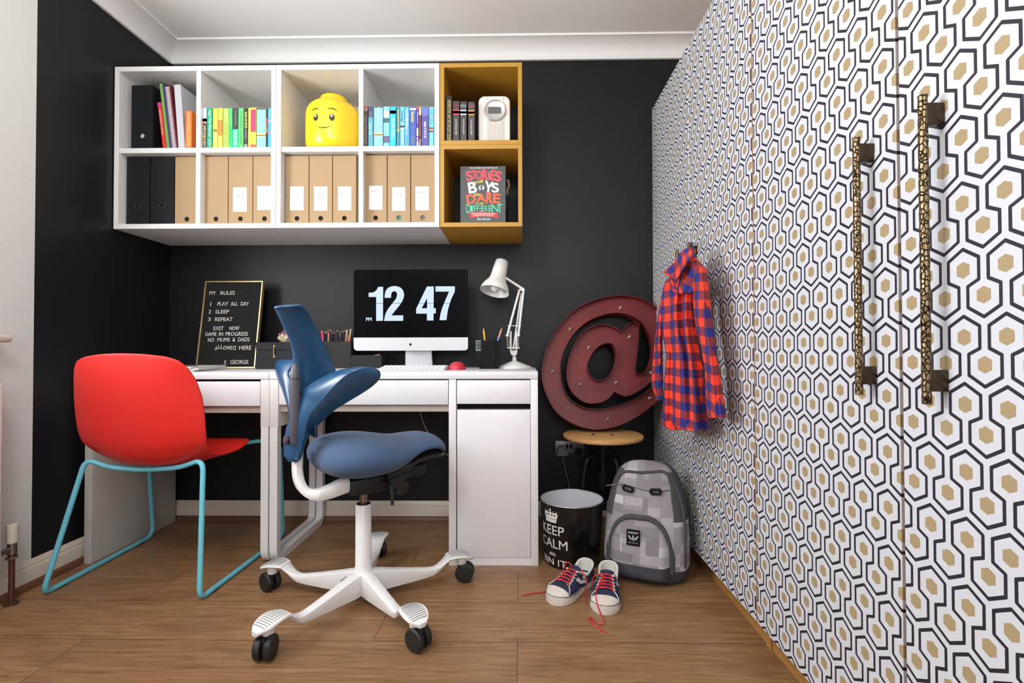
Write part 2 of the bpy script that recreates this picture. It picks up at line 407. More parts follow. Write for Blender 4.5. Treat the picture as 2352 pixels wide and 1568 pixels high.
mb = MB()                                                # left wall: the stretch by the desk is painted black
WY0, WY1, WZ0, WZ1 = -2.1, -.97, .885, 2.12
mb.box(-.12, 0, -.69, .12, 0, HZ); mb.m = 1
mb.box(-.12, 0, WY1, -.69, 0, HZ); mb.box(-.12, 0, RY-.12, WY0, 0, HZ)
mb.box(-.12, 0, WY0, WY1, 0, WZ0); mb.box(-.12, 0, WY0, WY1, WZ1, HZ)
struct('wall_left', mb, [BLACKW, WHITE])
mb = MB(); mb.box(RW, RW+.12, RY-.12, .12, 0, HZ); struct('wall_right', mb, WHITE)
mb = MB(); R0, R1, RZ0, RZ1 = 1.38, 2.68, 1.24, 2.24  # opening in the rear wall is added for the frontal fill
mb.box(0, R0, RY-.12, RY, 0, HZ); mb.box(R1, RW, RY-.12, RY, 0, HZ); mb.box(R0, R1, RY-.12, RY, 0, RZ0); mb.box(R0, R1, RY-.12, RY, RZ1, HZ)
struct('wall_rear', mb, WHITE)
GLASS = pane_glass(); UPVC = M('white_window_plastic', (232, 232, 230), .3)
mb = MB()
for a, b in ((WY0, WY0+.05), (WY1-.05, WY1), ((WY0+WY1)/2-.03, (WY0+WY1)/2+.03)): mb.box(-.1, -.05, a, b, WZ0, WZ1, .004)
for a, b in ((WZ0, WZ0+.05), (WZ1-.05, WZ1)): mb.box(-.1, -.05, WY0+.05, WY1-.05, a, b, .004)
win = struct('window_1', mb, UPVC, 30)
mb = MB(); mb.box(-.078, -.074, WY0+.05, WY1-.05, WZ0+.05, WZ1-.05); build('pane', mb, GLASS, win, 0)
mb = MB(); mb.box(-.05, .085, WY0-.1, -.840, .8625, .8865, .0105, 4); build('window_sill', mb, TRIM, win)
mb = MB()
for a, b in ((R0, R0+.05), (R1-.05, R1), (2.0, 2.06)): mb.box(a, b, RY-.1, RY-.05, RZ0, RZ1, .004)
for a, b in ((RZ0, RZ0+.05), (RZ1-.05, RZ1)): mb.box(R0+.05, R1-.05, RY-.1, RY-.05, a, b, .004)
fill_win = struct('fill_window', mb, UPVC, 30)  # unseen window, made up as an opening for the rear fill light
mb = MB(); mb.box(R0+.05, R1-.05, RY-.078, RY-.074, RZ0+.05, RZ1-.05); build('pane', mb, GLASS, fill_win, 0)
# coving, skirting, quadrant beads
def cove(): return [(0, 2.263), (.012, 2.263), (.014, 2.272)]+[(.100-.084*cos(radians(a)), 2.276+.052*sin(radians(a))) for a in range(0, 91, 9)]+[(.1, HZ-.004), (.1, HZ), (0, HZ)]
mb = MB(); mb.loft([[(x, -d, z) for d, z in cove()] for x in (0, 2.99)]); struct('trim_1', mb, CEIL, 30)
mb = MB(); mb.loft([[(d, y, z) for d, z in cove()] for y in (0, -4.2)]); struct('trim_2', mb, CEIL, 30)
sk = [(0, 0), (.018, 0), (.018, .062), (.016, .068), (.012, .072), (.012, .078), (.008, .086), (.003, .094), (0, .094)]
mb = MB(); mb.loft([[(x, -d, z) for d, z in sk] for x in (0, 2.99)]); struct('baseboard_back', mb, TRIM, 20)
mb = MB(); mb.loft([[(d, y, z) for d, z in sk] for y in (0, -4.2)]); struct('baseboard_left', mb, TRIM, 20)
qd = [(.018, 0)]+[(.018+.014*sin(radians(a)), .024*cos(radians(a))) for a in range(0, 91, 15)]
mb = MB(); mb.loft([[(x, -d, z) for d, z in qd] for x in (.02, 2.99)]); struct('trim_3', mb, BEAD, 40)
mb = MB(); mb.loft([[(d, y, z) for d, z in qd] for y in (-.02, -4.2)]); struct('trim_4', mb, BEAD, 40)
# radiator under the window, with its valve and pipe
rad = thing('radiator', 'white panel radiator under the window sill at the left edge of the photo', 'radiator', (.06, -1.7, .12))
mb = MB(); mb.box(.045, .092, -2.5, -.874, .13, .735, .012, 3)
for i in range(40): mb.box(.09, .097, -2.46+i*.0387, -2.435+i*.0387, .18, .69, .003)
build('panel', mb, M('white_radiator_enamel', (214, 212, 209), .35), rad)
CHROME = M('worn_chrome', (150, 140, 135), .25, 1)
vx, vy = .064, -.82
mb = MB(); mb.lathe([(.0, .2), (.013, .2), (.0155, .203), (.0165, .245), (.0155, .262), (.012, .264), (0, .264)], (vx, vy, 0), seg=20)
build('valve_head', mb, M('cream_plastic', (196, 188, 172), .5), rad)
mb = MB(); mb.lathe([(.008, .16), (.013, .165), (.013, .2), (.008, .201)], (vx, vy, 0), seg=16); mb.tube([(vx, vy, .18), (vx, -.93, .18)], .009)
mb.lathe([(.009, .145), (.0165, .15), (.0165, .158), (.009, .162)], (vx, vy, 0), seg=6); build('valve_body', mb, CHROME, rad)
mb = MB(); mb.tube([(vx, vy, .0), (vx, vy, .15)], .0085, 14); mb.lathe([(.02, 0), (.02, .004), (.009, .01)], (vx, vy, 0), seg=18)
build('pipe', mb, M('copper_brown_pipe', (104, 70, 60), .3, .7), rad)

# ------------------------------------------------------------------ wardrobe
PAPER = hexagon_paper(); OAKP = wood('gold_oak_plinth', (150, 104, 52), (186, 138, 76), (2, 2, 20))
DX, DZ0, DZ1 = 2.396, .083, 2.012
ward = thing('wardrobe', 'tall wardrobe with doors covered in black and gold hexagon wallpaper', 'wardrobe', (2.7, -1.06, 0))
CORE = M('wardrobe_carcass', (196, 150, 100), .5)
mb = MB(); mb.box(DX+.02, 2.985, -2.65, -.004, DZ0, DZ1-.003); build('carcass', mb, CORE, ward)
mb = MB(); mb.box(2.4445, 2.96, -2.65, -.04, 0, DZ0); mb.box(2.4385, 2.446, -1.045, -1.02, 0, DZ0)
build('plinth', mb, OAKP, ward)
BRONZE = voronoi_metal('hammered_bronze', (30, 22, 16), (146, 124, 92)); BRZ2 = M('bronze_post', (70, 56, 40), .35, .8)
EDGE = M('door_edge', (196, 150, 112), .5)
phase = [(.042, .0), (.0075, .0344+.0984*.4), (.0069, .0641), (.0341, .0667), (.02, .03)]
edges = [-.004, -.531, -1.054, -1.588, -2.118, -2.648]
HX = DX-.0285
HY = [U(1555.5, 600, 'x', HX).y, U(1583, 600, 'x', HX).y, U(1970, 608, 'x', HX).y, U(2124, 575, 'x', HX).y, -2.59]
for i in range(5):
    y1, y0 = edges[i]-.0016, edges[i+1]+.0016
    mb = MB(); lay = mb.b.loops.layers.uv.new('UVMap'); mb.m = 1
    if i in (1, 2): y0 += .0045
    mb.box(DX, DX+.018, y0, y1, DZ0, DZ1, .0012, 1)
    for f in mb.b.faces:
        n = f.calc_center_median()
        if n.x < DX+.0006: f.material_index = 0
        for lp in f.loops:
            c = lp.vert.co; lp[lay].uv = (-c.y-phase[i][0], c.z-phase[i][1])
    d = build('door', mb, [PAPER, PAPER if i == 2 else EDGE], ward, 0)
    if i < 4:
        hy = HY[i]; hx = HX; a, b = .7525, 1.2285
        hd = MB(); n = 60
        hd.tube([(hx, hy, a+(b-a)*j/n) for j in range(n+1)], [.0064+.0003*sin(j*2.1) for j in range(n+1)], 14)
        for z in (a+.036, b-.03):
            hd.m = 1; hd.box(hx, DX-.0, hy-.0068, hy+.0068, z-.0165, z+.0165, .0015)
        build('handle', hd, [BRONZE, BRZ2], d)

# ------------------------------------------------------------------ desks
def leg_loop(x0, x1, y0, y1, zt, w=.03, r=.045):
    pts = fillet([(0, y0+w/2, zt), (0, y0+w/2, w/2), (0, y1-w/2, w/2), (0, y1-w/2, zt)], r, 6)
    m = MB(); secs = []
    for i, p in enumerate(pts):
        d = (pts[min(i+1, len(pts)-1)]-pts[max(i-1, 0)]).normalized(); n = V((0, d.z, -d.y))
        secs.append([(x, *(p+n*q)[1:]) for x, q in ((x0, -w/2), (x1, -w/2), (x1, w/2), (x0, w/2))])
    return m.loft(secs)
YF, YB, ZT = -.513, -.013-.022, .75
def desk_large():
    a, b = .764, 1.814
    t = thing('desk', 'white desk with drawer and cupboard, carrying the computer', 'desk', ((a+b)/2, -.26, 0))
    m = MB(); m.box(a, b, YF-.004, YB, .721, ZT, .0025); build('top', m, FURN, t)
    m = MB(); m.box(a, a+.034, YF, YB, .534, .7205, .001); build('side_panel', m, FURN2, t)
    build('leg', leg_loop(a+.002, a+.032, YF, YB, .534), FURN, t)
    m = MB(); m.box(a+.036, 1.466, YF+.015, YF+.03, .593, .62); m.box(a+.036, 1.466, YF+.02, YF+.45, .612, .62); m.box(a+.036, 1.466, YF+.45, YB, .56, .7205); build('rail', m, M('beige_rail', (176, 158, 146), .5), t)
    m = MB(); m.box(a+.037, 1.464, YF+.001, YF+.019, .6215, .7165, .001); build('drawer', m, FURN, t)
    m = MB(); m.box(1.467, 1.4955, YF, YB, 0, .7205, .001); m.box(1.785, b-.0005, YF, YB, 0, .7205, .001)
    m.box(1.4955, 1.785, YF+.004, YF+.02, 0, .0295); m.box(1.4955, 1.785, YB-.012, YB, 0, .72); m.box(1.4955, 1.785, YF+.04, YB-.012, .59, .6)
    build('cabinet', m, FURN, t)
    m = MB(); m.box(1.4955, 1.785, YF+.04, YF+.05, .6, .63); build('cabinet_gap', m, GAP, t)
    m = MB(); m.box(1.4985, 1.7835, YF+.001, YF+.018, .6245, .7165, .001); build('drawer', m, FURN, t)
    m = MB(); m.box(1.4995, 1.7835, YF+.001, YF+.018, .031, .6005, .001); build('door', m, FURN, t)
    return t
def desk_small():
    a, b = .034, .763
    t = thing('desk', 'smaller white desk in the corner behind the red chair', 'desk', ((a+b)/2, -.26, 0))
    m = MB(); m.box(a, b-.001, YF-.004, YB, .721, ZT-.001, .0025); build('top', m, FURN, t)
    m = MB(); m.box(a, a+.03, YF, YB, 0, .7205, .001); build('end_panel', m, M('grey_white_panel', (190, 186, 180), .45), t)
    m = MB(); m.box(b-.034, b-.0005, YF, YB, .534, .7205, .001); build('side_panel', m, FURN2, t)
    build('leg', leg_loop(b-.032, b-.003, YF, YB, .534), FURN, t)
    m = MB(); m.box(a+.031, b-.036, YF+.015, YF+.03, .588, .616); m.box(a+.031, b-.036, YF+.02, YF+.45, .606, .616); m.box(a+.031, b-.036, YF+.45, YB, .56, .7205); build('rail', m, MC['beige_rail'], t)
    m = MB(); m.box(a+.032, b-.037, YF+.001, YF+.019, .6165, .7125, .001); build('drawer', m, FURN, t)
    return t
desk_large(); desk_small()

# ------------------------------------------------------------------ wall cabinets
def eket(x0, label):
    z0, z1, y0 = 1.355, 2.055, -.35
    t = thing('wall_cabinet', label, 'wall cabinet', (x0+.35, -.17, z0), group='white wall cabinets')
    w = .021
    m = MB()
    for (ax, bx, az, bz) in ((x0, x0+.7, z0, z0+w), (x0, x0+.7, z1-w, z1), (x0, x0+w, z0+w, z1-w), (x0+.7-w, x0+.7, z0+w, z1-w)):
        m.box(ax+.0004, bx-.0004, y0, -.002, az, bz, .0007, 1)
    build('carcass', m, CABW, t)
    m = MB(); m.box(x0+w, x0+.7-w, -.02, -.012, z0+w, z1-w); build('back_panel', m, CABW, t)
    m = MB(); m.box(x0+w, x0+.7-w, y0+.006, -.02, 1.683, 1.7045, .0005, 1); build('shelf', m, CABW, t)
    m = MB(); xm = x0+.35+.013
    m.box(xm-.0095, xm+.0095, y0+.004, -.02, z0+w, 1.683); m.box(xm-.0095, xm+.0095, y0+.004, -.02, 1.7045, z1-w); build('divider', m, CABW, t)
    return t
CABW = M('white_lacquer_cabinet', (227, 225, 222), .4, var=.01)
eket(.0035, 'white four-compartment wall cabinet against the corner, holding the black box files')
eket(.7045, 'white four-compartment wall cabinet holding the yellow head-shaped container')
OCHRE = M('ochre_lacquer', (178, 132, 42), .45, var=.02)
def cube(z0, label):
    x0, y0, w = 1.4065, -.35, .0185
    t = thing('cube_shelf', label, 'cube shelf', (x0+.175, -.17, z0), group='ochre cube shelves')
    m = MB(); h = .3496
    for (ax, bx, az, bz) in ((x0, x0+.35, z0, z0+w), (x0, x0+.35, z0+h-w, z0+h), (x0, x0+w, z0+w, z0+h-w), (x0+.35-w, x0+.35, z0+w, z0+h-w)):
        m.box(ax+.0004, bx-.0004, y0, -.002, az, bz, .0007, 1)
    build('carcass', m, OCHRE, t)
    return t
cube(1.705, 'upper ochre yellow cube shelf holding black books and a white radio')
cube(1.355, 'lower ochre yellow cube shelf holding one upright dark book')
# ------------------------------------------------------------------ things on the wall shelves
ZS, ZB, ZY, ZYB = 1.7047, 1.3763, 1.7237, 1.3737           # shelf, cabinet floor, upper cube floor, lower cube floor
KRAFT = M('kraft_card', (166, 138, 103), .8, var=.03, vs=8)
KRAFTIN = M('dark_inside', (24, 16, 12), .9)
BFILE = M('black_file_card', (22, 23, 28), .5, var=.1, spec=.25)
PAPERW = M('white_paper', (226, 225, 232), .7)
INK = M('grey_ink', (110, 110, 116), .7); 
def hole_front(m, x0, x1, z0, z1, y, hx, hz, r, t=.002):
    m.shape([[(x0, z0), (x1, z0), (x1, z1), (x0, z1)], [(hx+r*cos(a*pi/12), hz-r*sin(a*pi/12)) for a in range(24)]], FRONT((0, y+t, 0)), t)
def box_file(px0, px1, z0, h, mat, label, cat, lines=None, inner=None, hole_z=.028, yf=-.315, hx=None, group=None, ring=False, lab=None):
    x0, x1 = W(px0, 450, yf).x, W(px1, 450, yf).x; w = x1-x0; xc = (x0+x1)/2
    hx = xc if hx is None else hx
    t = thing('box_file', label, cat, (xc, yf+.12, z0), group=group)
    m = MB(); m.box(x0+.0005, x1-.0005, yf+.006, yf+.245, z0, z0+h, .001, 1); hole_front(m, x0+.0005, x1-.0005, z0, z0+h, yf, hx, z0+hole_z, .0105)
    m.box(x0+.0005, x0+.0025, yf+.002, yf+.006, z0, z0+h); m.box(x1-.0025, x1-.0005, yf+.002, yf+.006, z0, z0+h); m.box(x0+.0025, x1-.0025, yf+.002, yf+.006, z0+h-.002, z0+h)
    build('body', m, mat, t, 30)
    m = MB(); m.lathe([(0, 0), (.0102, 0), (.0102, .001), (0, .001)], (hx, yf+.0045, z0+hole_z), (0, 1, 0)); build('finger_hole', m, inner or KRAFTIN, t)
    if ring:
        m = MB(); m.tube([(hx+.0118*cos(a*pi/12), yf-.0005, z0+hole_z+.0118*sin(a*pi/12)) for a in range(24)], .0016, 8, True); build('hole_rim', m, M('dark_metal_rim', (70, 70, 78), .3, .8), t)
    if lines:
        lx0, lx1, lz0, lz1 = lab
        m = MB(); m.box(lx0, lx1, yf-.0006, yf, lz0, lz1); m.m = 1; lc = (lx0+lx1)/2; lw = lx1-lx0
        for (s, dz, ww) in lines: m.text(s, FRONT((lc, yf-.0007, lz1-dz)), lw*ww, None, .0002, .012)
        for dz, ww in ((.085, .34), (.0925, .2)): m.box(lc-lw*ww/2, lc+lw*ww/2, yf-.0008, yf-.0006, lz0+.1105-dz-.0008, lz0+.1105-dz)
        build('label', m, [PAPERW, INK], t, 0)
    return t
HF = .300
def lb(px0, px1, py0, py1, yf=-.3155): a, b = W(px0, py1, yf), W(px1, py0, yf); return (a.x, b.x, a.z, b.z)
G1 = 'kraft box files in the wall cabinets'
box_file(290.5, 344, ZB, HF, BFILE, 'leftmost black box file in the lower corner compartment', 'box file', hole_z=.086, ring=True)
box_file(346, 400.5, ZB, HF, BFILE, 'black box file in the lower corner compartment, right beside a kraft one', 'box file', hole_z=.088, ring=True)
box_file(402, 454.5, ZB, HF, KRAFT, 'plain kraft box file beside the two black ones', 'box file', hx=W(429, 495, -.315).x, group=G1)
box_file(468.8, 523.5, ZB, HF, KRAFT, 'plain kraft box file at the left of the file marked ART & DESIGN', 'box file', group=G1)
box_file(525, 580, ZB, HF, KRAFT, 'kraft box file with a white label reading ART & DESIGN', 'box file', [('ART &', .028, .42), ('DESIGN', .039, .55)], lab=lb(535, 567, 430, 486), group=G1)
box_file(581.5, 634, ZB, HF, KRAFT, 'kraft box file with a white label reading DESIGN & TECHNOLOGY', 'box file', [('DESIGN &', .020, .5), ('TECHNOLOGY', .027, .7)], lab=lb(591, 622, 427, 482), group=G1)
box_file(655.5, 709, ZB, HF, KRAFT, 'kraft box file with a white label reading GEOGRAPHY', 'box file', [('GEOGRAPHY', .031, .75)], lab=lb(666, 697.5, 428, 483), group=G1)
box_file(710.5, 763, ZB, HF, KRAFT, 'kraft box file with a white label reading FRENCH GERMAN CHINESE', 'box file', [('FRENCH', .032, .56), ('GERMAN', .044, .6), ('CHINESE', .056, .6)], lab=lb(721, 752, 428, 483.5), group=G1)
box_file(764.5, 817.5, ZB, HF, KRAFT, 'kraft box file with a white label reading HISTORY', 'box file', [('HISTORY', .032, .62)], lab=lb(776, 807, 428, 483), group=G1)
box_file(837, 888.5, ZB, HF, KRAFT, 'kraft box file with a white label reading SCIENCE', 'box file', [('SCIENCE', .024, .62)], lab=lb(847.5, 878.5, 426.5, 481.5), group=G1)
box_file(890, 942.5, ZB, HF, KRAFT, 'kraft box file with a white label reading ENGLISH and something teal behind its hole', 'box file', [('ENGLISH', .031, .62)], M('teal_card', (30, 130, 105), .6), lab=lb(900.5, 931, 429.5, 484), group=G1)
box_file(944, 998, ZB, HF, KRAFT, 'kraft box file with a white label reading MATHS', 'box file', [('MATHS', .026, .5)], M('grey_pages', (110, 100, 90), .7), lab=lb(954, 985, 428, 483), group=G1)
# upper corner compartment
t = box_file(300, 350, ZS, .288, BFILE, 'black lever file standing alone in the upper corner compartment', 'box file', hole_z=.066, inner=M('pale_inside', (190, 186, 190), .6), hx=W(326.5, 297, -.315).x)
def slab(name, px, w, h, ang, yf, dep, z0, mats, label, cat, extra=None, pages=None):
    a = radians(ang); R = V((cos(a), 0, sin(a))); Uu = V((-sin(a), 0, cos(a))); o = V((W(px, 337, yf).x, yf, z0))
    t = thing(name, label, cat, o)
    def bx(m, x0, x1, y0, y1, z0_, z1_, bev=0):
        m.hexa([o+R*x+V((0, y, 0))+Uu*z for z in (z0_, z1_) for x, y in ((x0, y0), (x1, y0), (x1, y1), (x0, y1))], bev, 1)
    m = MB(); bx(m, 0, w, 0, dep, 0, h, min(.0015, w*.3)); 
    if extra: extra(m, bx, o, R, Uu)
    build('cover', m, mats, t, 30)
    if pages:
        m = MB(); bx(m, .0012, w-.0012, .003, dep+.0006, -.0+.001, h+.0004) if False else bx(m, w*.2, w*.8, .004, dep-.002, .002, h+.0003); build('pages', m, PAPERW, t, 0)
    return t
RED = M('red_book_cloth', (206, 48, 42), .5); PINK = M('magenta_print', (190, 60, 140), .5); CREAMT = M('cream_print', (232, 214, 190), .6)
def e1(m, bx, o, R, Uu):
    m.m = 1; bx(m, .0003, .0145, -.0006, 0, .19, .207); m.m = 2
    m.text('ADVENTURES IN THE PAST', (o+R*.0075+Uu*.12+V((0, -.0006, 0)), -Uu, R, V((0, -1, 0))), .115, .006)
slab('book', 374.2, .0152, .2072, 7.3, -.325, .14, ZS, [RED, PINK, CREAMT], 'thin red paperback leaning against folders in the corner compartment', 'book', e1, True)
slab('folder', 383.6, .0115, .293, 7.2, -.322, .23, ZS, M('green_card', (116, 160, 76), .6), 'green card folder leaning behind the thin red paperback', 'folder')
slab('folder', 391.0, .0062, .290, 7.2, -.320, .23, ZS, M('navy_card', (64, 62, 120), .6), 'slim navy blue folder between the green folder and the ring-bound notebook', 'folder')
def e2(m, bx, o, R, Uu):
    m.m = 1
    for i in range(38): m.tube([o+R*(.0105+.0062*cos(q*pi/5))+V((0, -.0035-.0045*sin(q*pi/5), 0))+Uu*(.008+i*.0071) for q in range(-1, 7)], .0011, 5)
slab('notebook', 395.6, .0165, .280, 7.2, -.318, .21, ZS, [M('pinkish_white_cover', (226, 208, 216), .6), M('grey_wire', (150, 150, 150), .3, .6)], 'white spiral bound notebook with grey wire leaning in the corner compartment', 'notebook', e2)
slab('folder', 406.0, .0052, .292, 7.2, -.316, .23, ZS, M('maroon_card', (112, 26, 40), .6), 'thin maroon folder leaning on the pale grey ring file', 'folder')
slab('ring_file', 410.0, .029, .290, 4.6, -.315, .24, ZS, M('pale_grey_plastic', (196, 198, 203), .35), 'pale grey ring file leaning right of the maroon folder', 'ring file')
# paperbacks ---------------------------------------------------------------
BK = [0]
def bmat(c): return M('cover_%d_%d_%d' % c, c, .42, var=.03)
def book(x0, x1, yf, dep, z0, h, col, label, group=None, title=None, tc=(240, 240, 235), tpos=.5, tlen=.7, thk=.6, bands=(), more=()):
    mats = [bmat(col)]; m = MB(); w = x1-x0
    x0 += .0003; x1 -= .0003
    m.box(x0, x1, yf, yf+.003, z0, z0+h, .0009, 1); m.box(x0, x0+.0013, yf+.0028, yf+dep, z0, z0+h); m.box(x1-.0013, x1, yf+.0028, yf+dep, z0, z0+h)
    def mi(c):
        b = bmat(c)
        if b not in mats: mats.append(b)
        return mats.index(b)
    for a, b, c in bands: m.m = mi(c); m.box(x0+.0004, x1-.0004, yf-.0004, yf, z0+h*a, z0+h*b)
    xc = (x0+x1)/2
    for (s, c, p, l, k) in ([(title, tc, tpos, tlen, thk)] if title else [])+list(more):
        m.m = mi(c)
        if l: m.text(s, SPINE((xc, yf-.0005, z0+h*p)), h*l, w*k, .0003, .012)
        else: m.text(s, FRONT((xc, yf-.0005, z0+h*p)), w*k, None, .0003, .03)
    o = build('book', m, mats, None, 20, origin=(xc, yf+dep/2, z0)); tag(o, label, 'book', group)
    m = MB(); m.box(x0+.0014, x1-.0014, yf+.0032, yf+dep-.002, z0+.001, z0+h-.0022); build('pages', m, M('cream_pages', (222, 212, 190), .8), o, 0)
    return o
def shelf_row(spec, zoom_x0, z0, yf, group):
    for (a, b, h, dep, col, label, kw) in spec:
        xa, xb = W(zoom_x0+a/11.76, 290, yf).x, W(zoom_x0+b/11.76, 290, yf).x
        book(xa, xb, yf, dep, z0, h, col, label, group, **kw)
YB1 = -.332
shelf_row([
 (276, 412, .177, .125, (52, 62, 66), 'paperback with pale blue top and dark base, leftmost of the green row', dict(title='IMPOSSIBLE BOY', tc=(226, 196, 140), tpos=.3, tlen=.52, bands=[(.62, .995, (190, 208, 226)), (.60, .635, (226, 84, 50)), (.66, .74, (214, 60, 48))])),
 (416, 562, .176, .13, (36, 158, 116), 'teal green paperback with white lettering, second in the green row', dict(title='Ajax The Warrior', tc=(220, 240, 228), tpos=.62, tlen=.66, more=[('JONES', (180, 220, 200), .15, .16, .5)])),
 (576, 704, .175, .12, (222, 222, 82), 'yellow paperback with a dark M mark in the green row', dict(title='MONSTERS', tc=(226, 226, 190), tpos=.28, tlen=.24, more=[('M', (40, 60, 30), .44, 0, .6)])),
 (716, 838, .176, .12, (202, 222, 84), 'lime paperback with an orange title panel', dict(bands=[(.32, .70, (236, 118, 40))], title='MONTY HIGHTOPS', tc=(246, 214, 120), tpos=.51, tlen=.34, thk=.3, more=[('PEARSON', (226, 232, 170), .11, .16, .4)])),
 (852, 1004, .175, .13, (172, 206, 96), 'wide olive green paperback with brownish title', dict(title='AMAZING STORIES', tc=(176, 160, 66), tpos=.38, tlen=.56, more=[('DAVID', (214, 226, 170), .85, .22, .45)])),
 (1010, 1098, .176, .12, (68, 222, 122), 'slim bright green paperback with dark green title', dict(title='LOST EAGLE', tc=(26, 140, 74), tpos=.33, tlen=.38, more=[('MITCHELL', (150, 220, 90), .76, .3, .4)])),
 (1104, 1264, .174, .13, (48, 204, 144), 'green paperback with a black upper half and white title', dict(title='Invisible Boy', tc=(226, 246, 236), tpos=.25, tlen=.36, bands=[(.50, .996, (50, 52, 50)), (.478, .5, (50, 52, 50))], more=[('Carl Cuban Boys', (120, 180, 150), .76, .38, .4)])),
 (1268, 1402, .175, .125, (98, 202, 110), 'mid green paperback with dark small lettering', dict(title='THE JUNGLE BOOK', tc=(44, 120, 60), tpos=.7, tlen=.44, thk=.35, more=[('CLASSICS', (44, 120, 60), .26, .32, .35)])),
 (1412, 1524, .174, .12, (48, 48, 44), 'black paperback with yellow title among the greens', dict(title='RAIN OF BITES', tc=(228, 222, 80), tpos=.7, tlen=.4, more=[('HOROWITZ', (170, 160, 170), .35, .24, .4), ('G', (235, 235, 235), .06, 0, .7)])),
 (1528, 1596, .1755, .12, (206, 216, 92), 'thin yellow-green paperback with grey emblem', dict(title='MALORY', tc=(160, 170, 120), tpos=.62, tlen=.3, thk=.5)),
 (1600, 1738, .177, .13, (246, 222, 74), 'yellow paperback with red stripe and red foot', dict(bands=[(.4, .95, (206, 62, 84)), (.005, .09, (226, 52, 54))], title='ASTROSAURS', tc=(104, 72, 160), tpos=.68, tlen=.48, thk=.3, more=[('FUN', (246, 200, 120), .045, 0, .5), ('STEVE COLE', (240, 150, 60), .25, .26, .4)])),
 (1756, 2008, .175, .13, (136, 196, 232), 'thick sky blue paperback with a golden hand, in the green row', dict(bands=[(.955, .995, (92, 84, 84)), (.30, .33, (120, 100, 60)), (.33, .365, (236, 214, 120)), (.285, .30, (236, 220, 170))])),
 (2012, 2056, .173, .12, (48, 40, 44), 'thin dark paperback with red and orange spine, left of the blue end one', dict(bands=[(.5, .75, (196, 74, 44)), (.38, .5, (170, 130, 60))])),
 (2060, 2172, .173, .12, (66, 164, 212), 'blue paperback with pink spots, last at the right of the green row', dict(title='SPARROW', tc=(140, 206, 240), tpos=.85, tlen=.22, bands=[(.66, .7, (236, 150, 170)), (.36, .41, (196, 110, 170))])),
], 440, ZS, YB1, 'paperbacks in the green row')
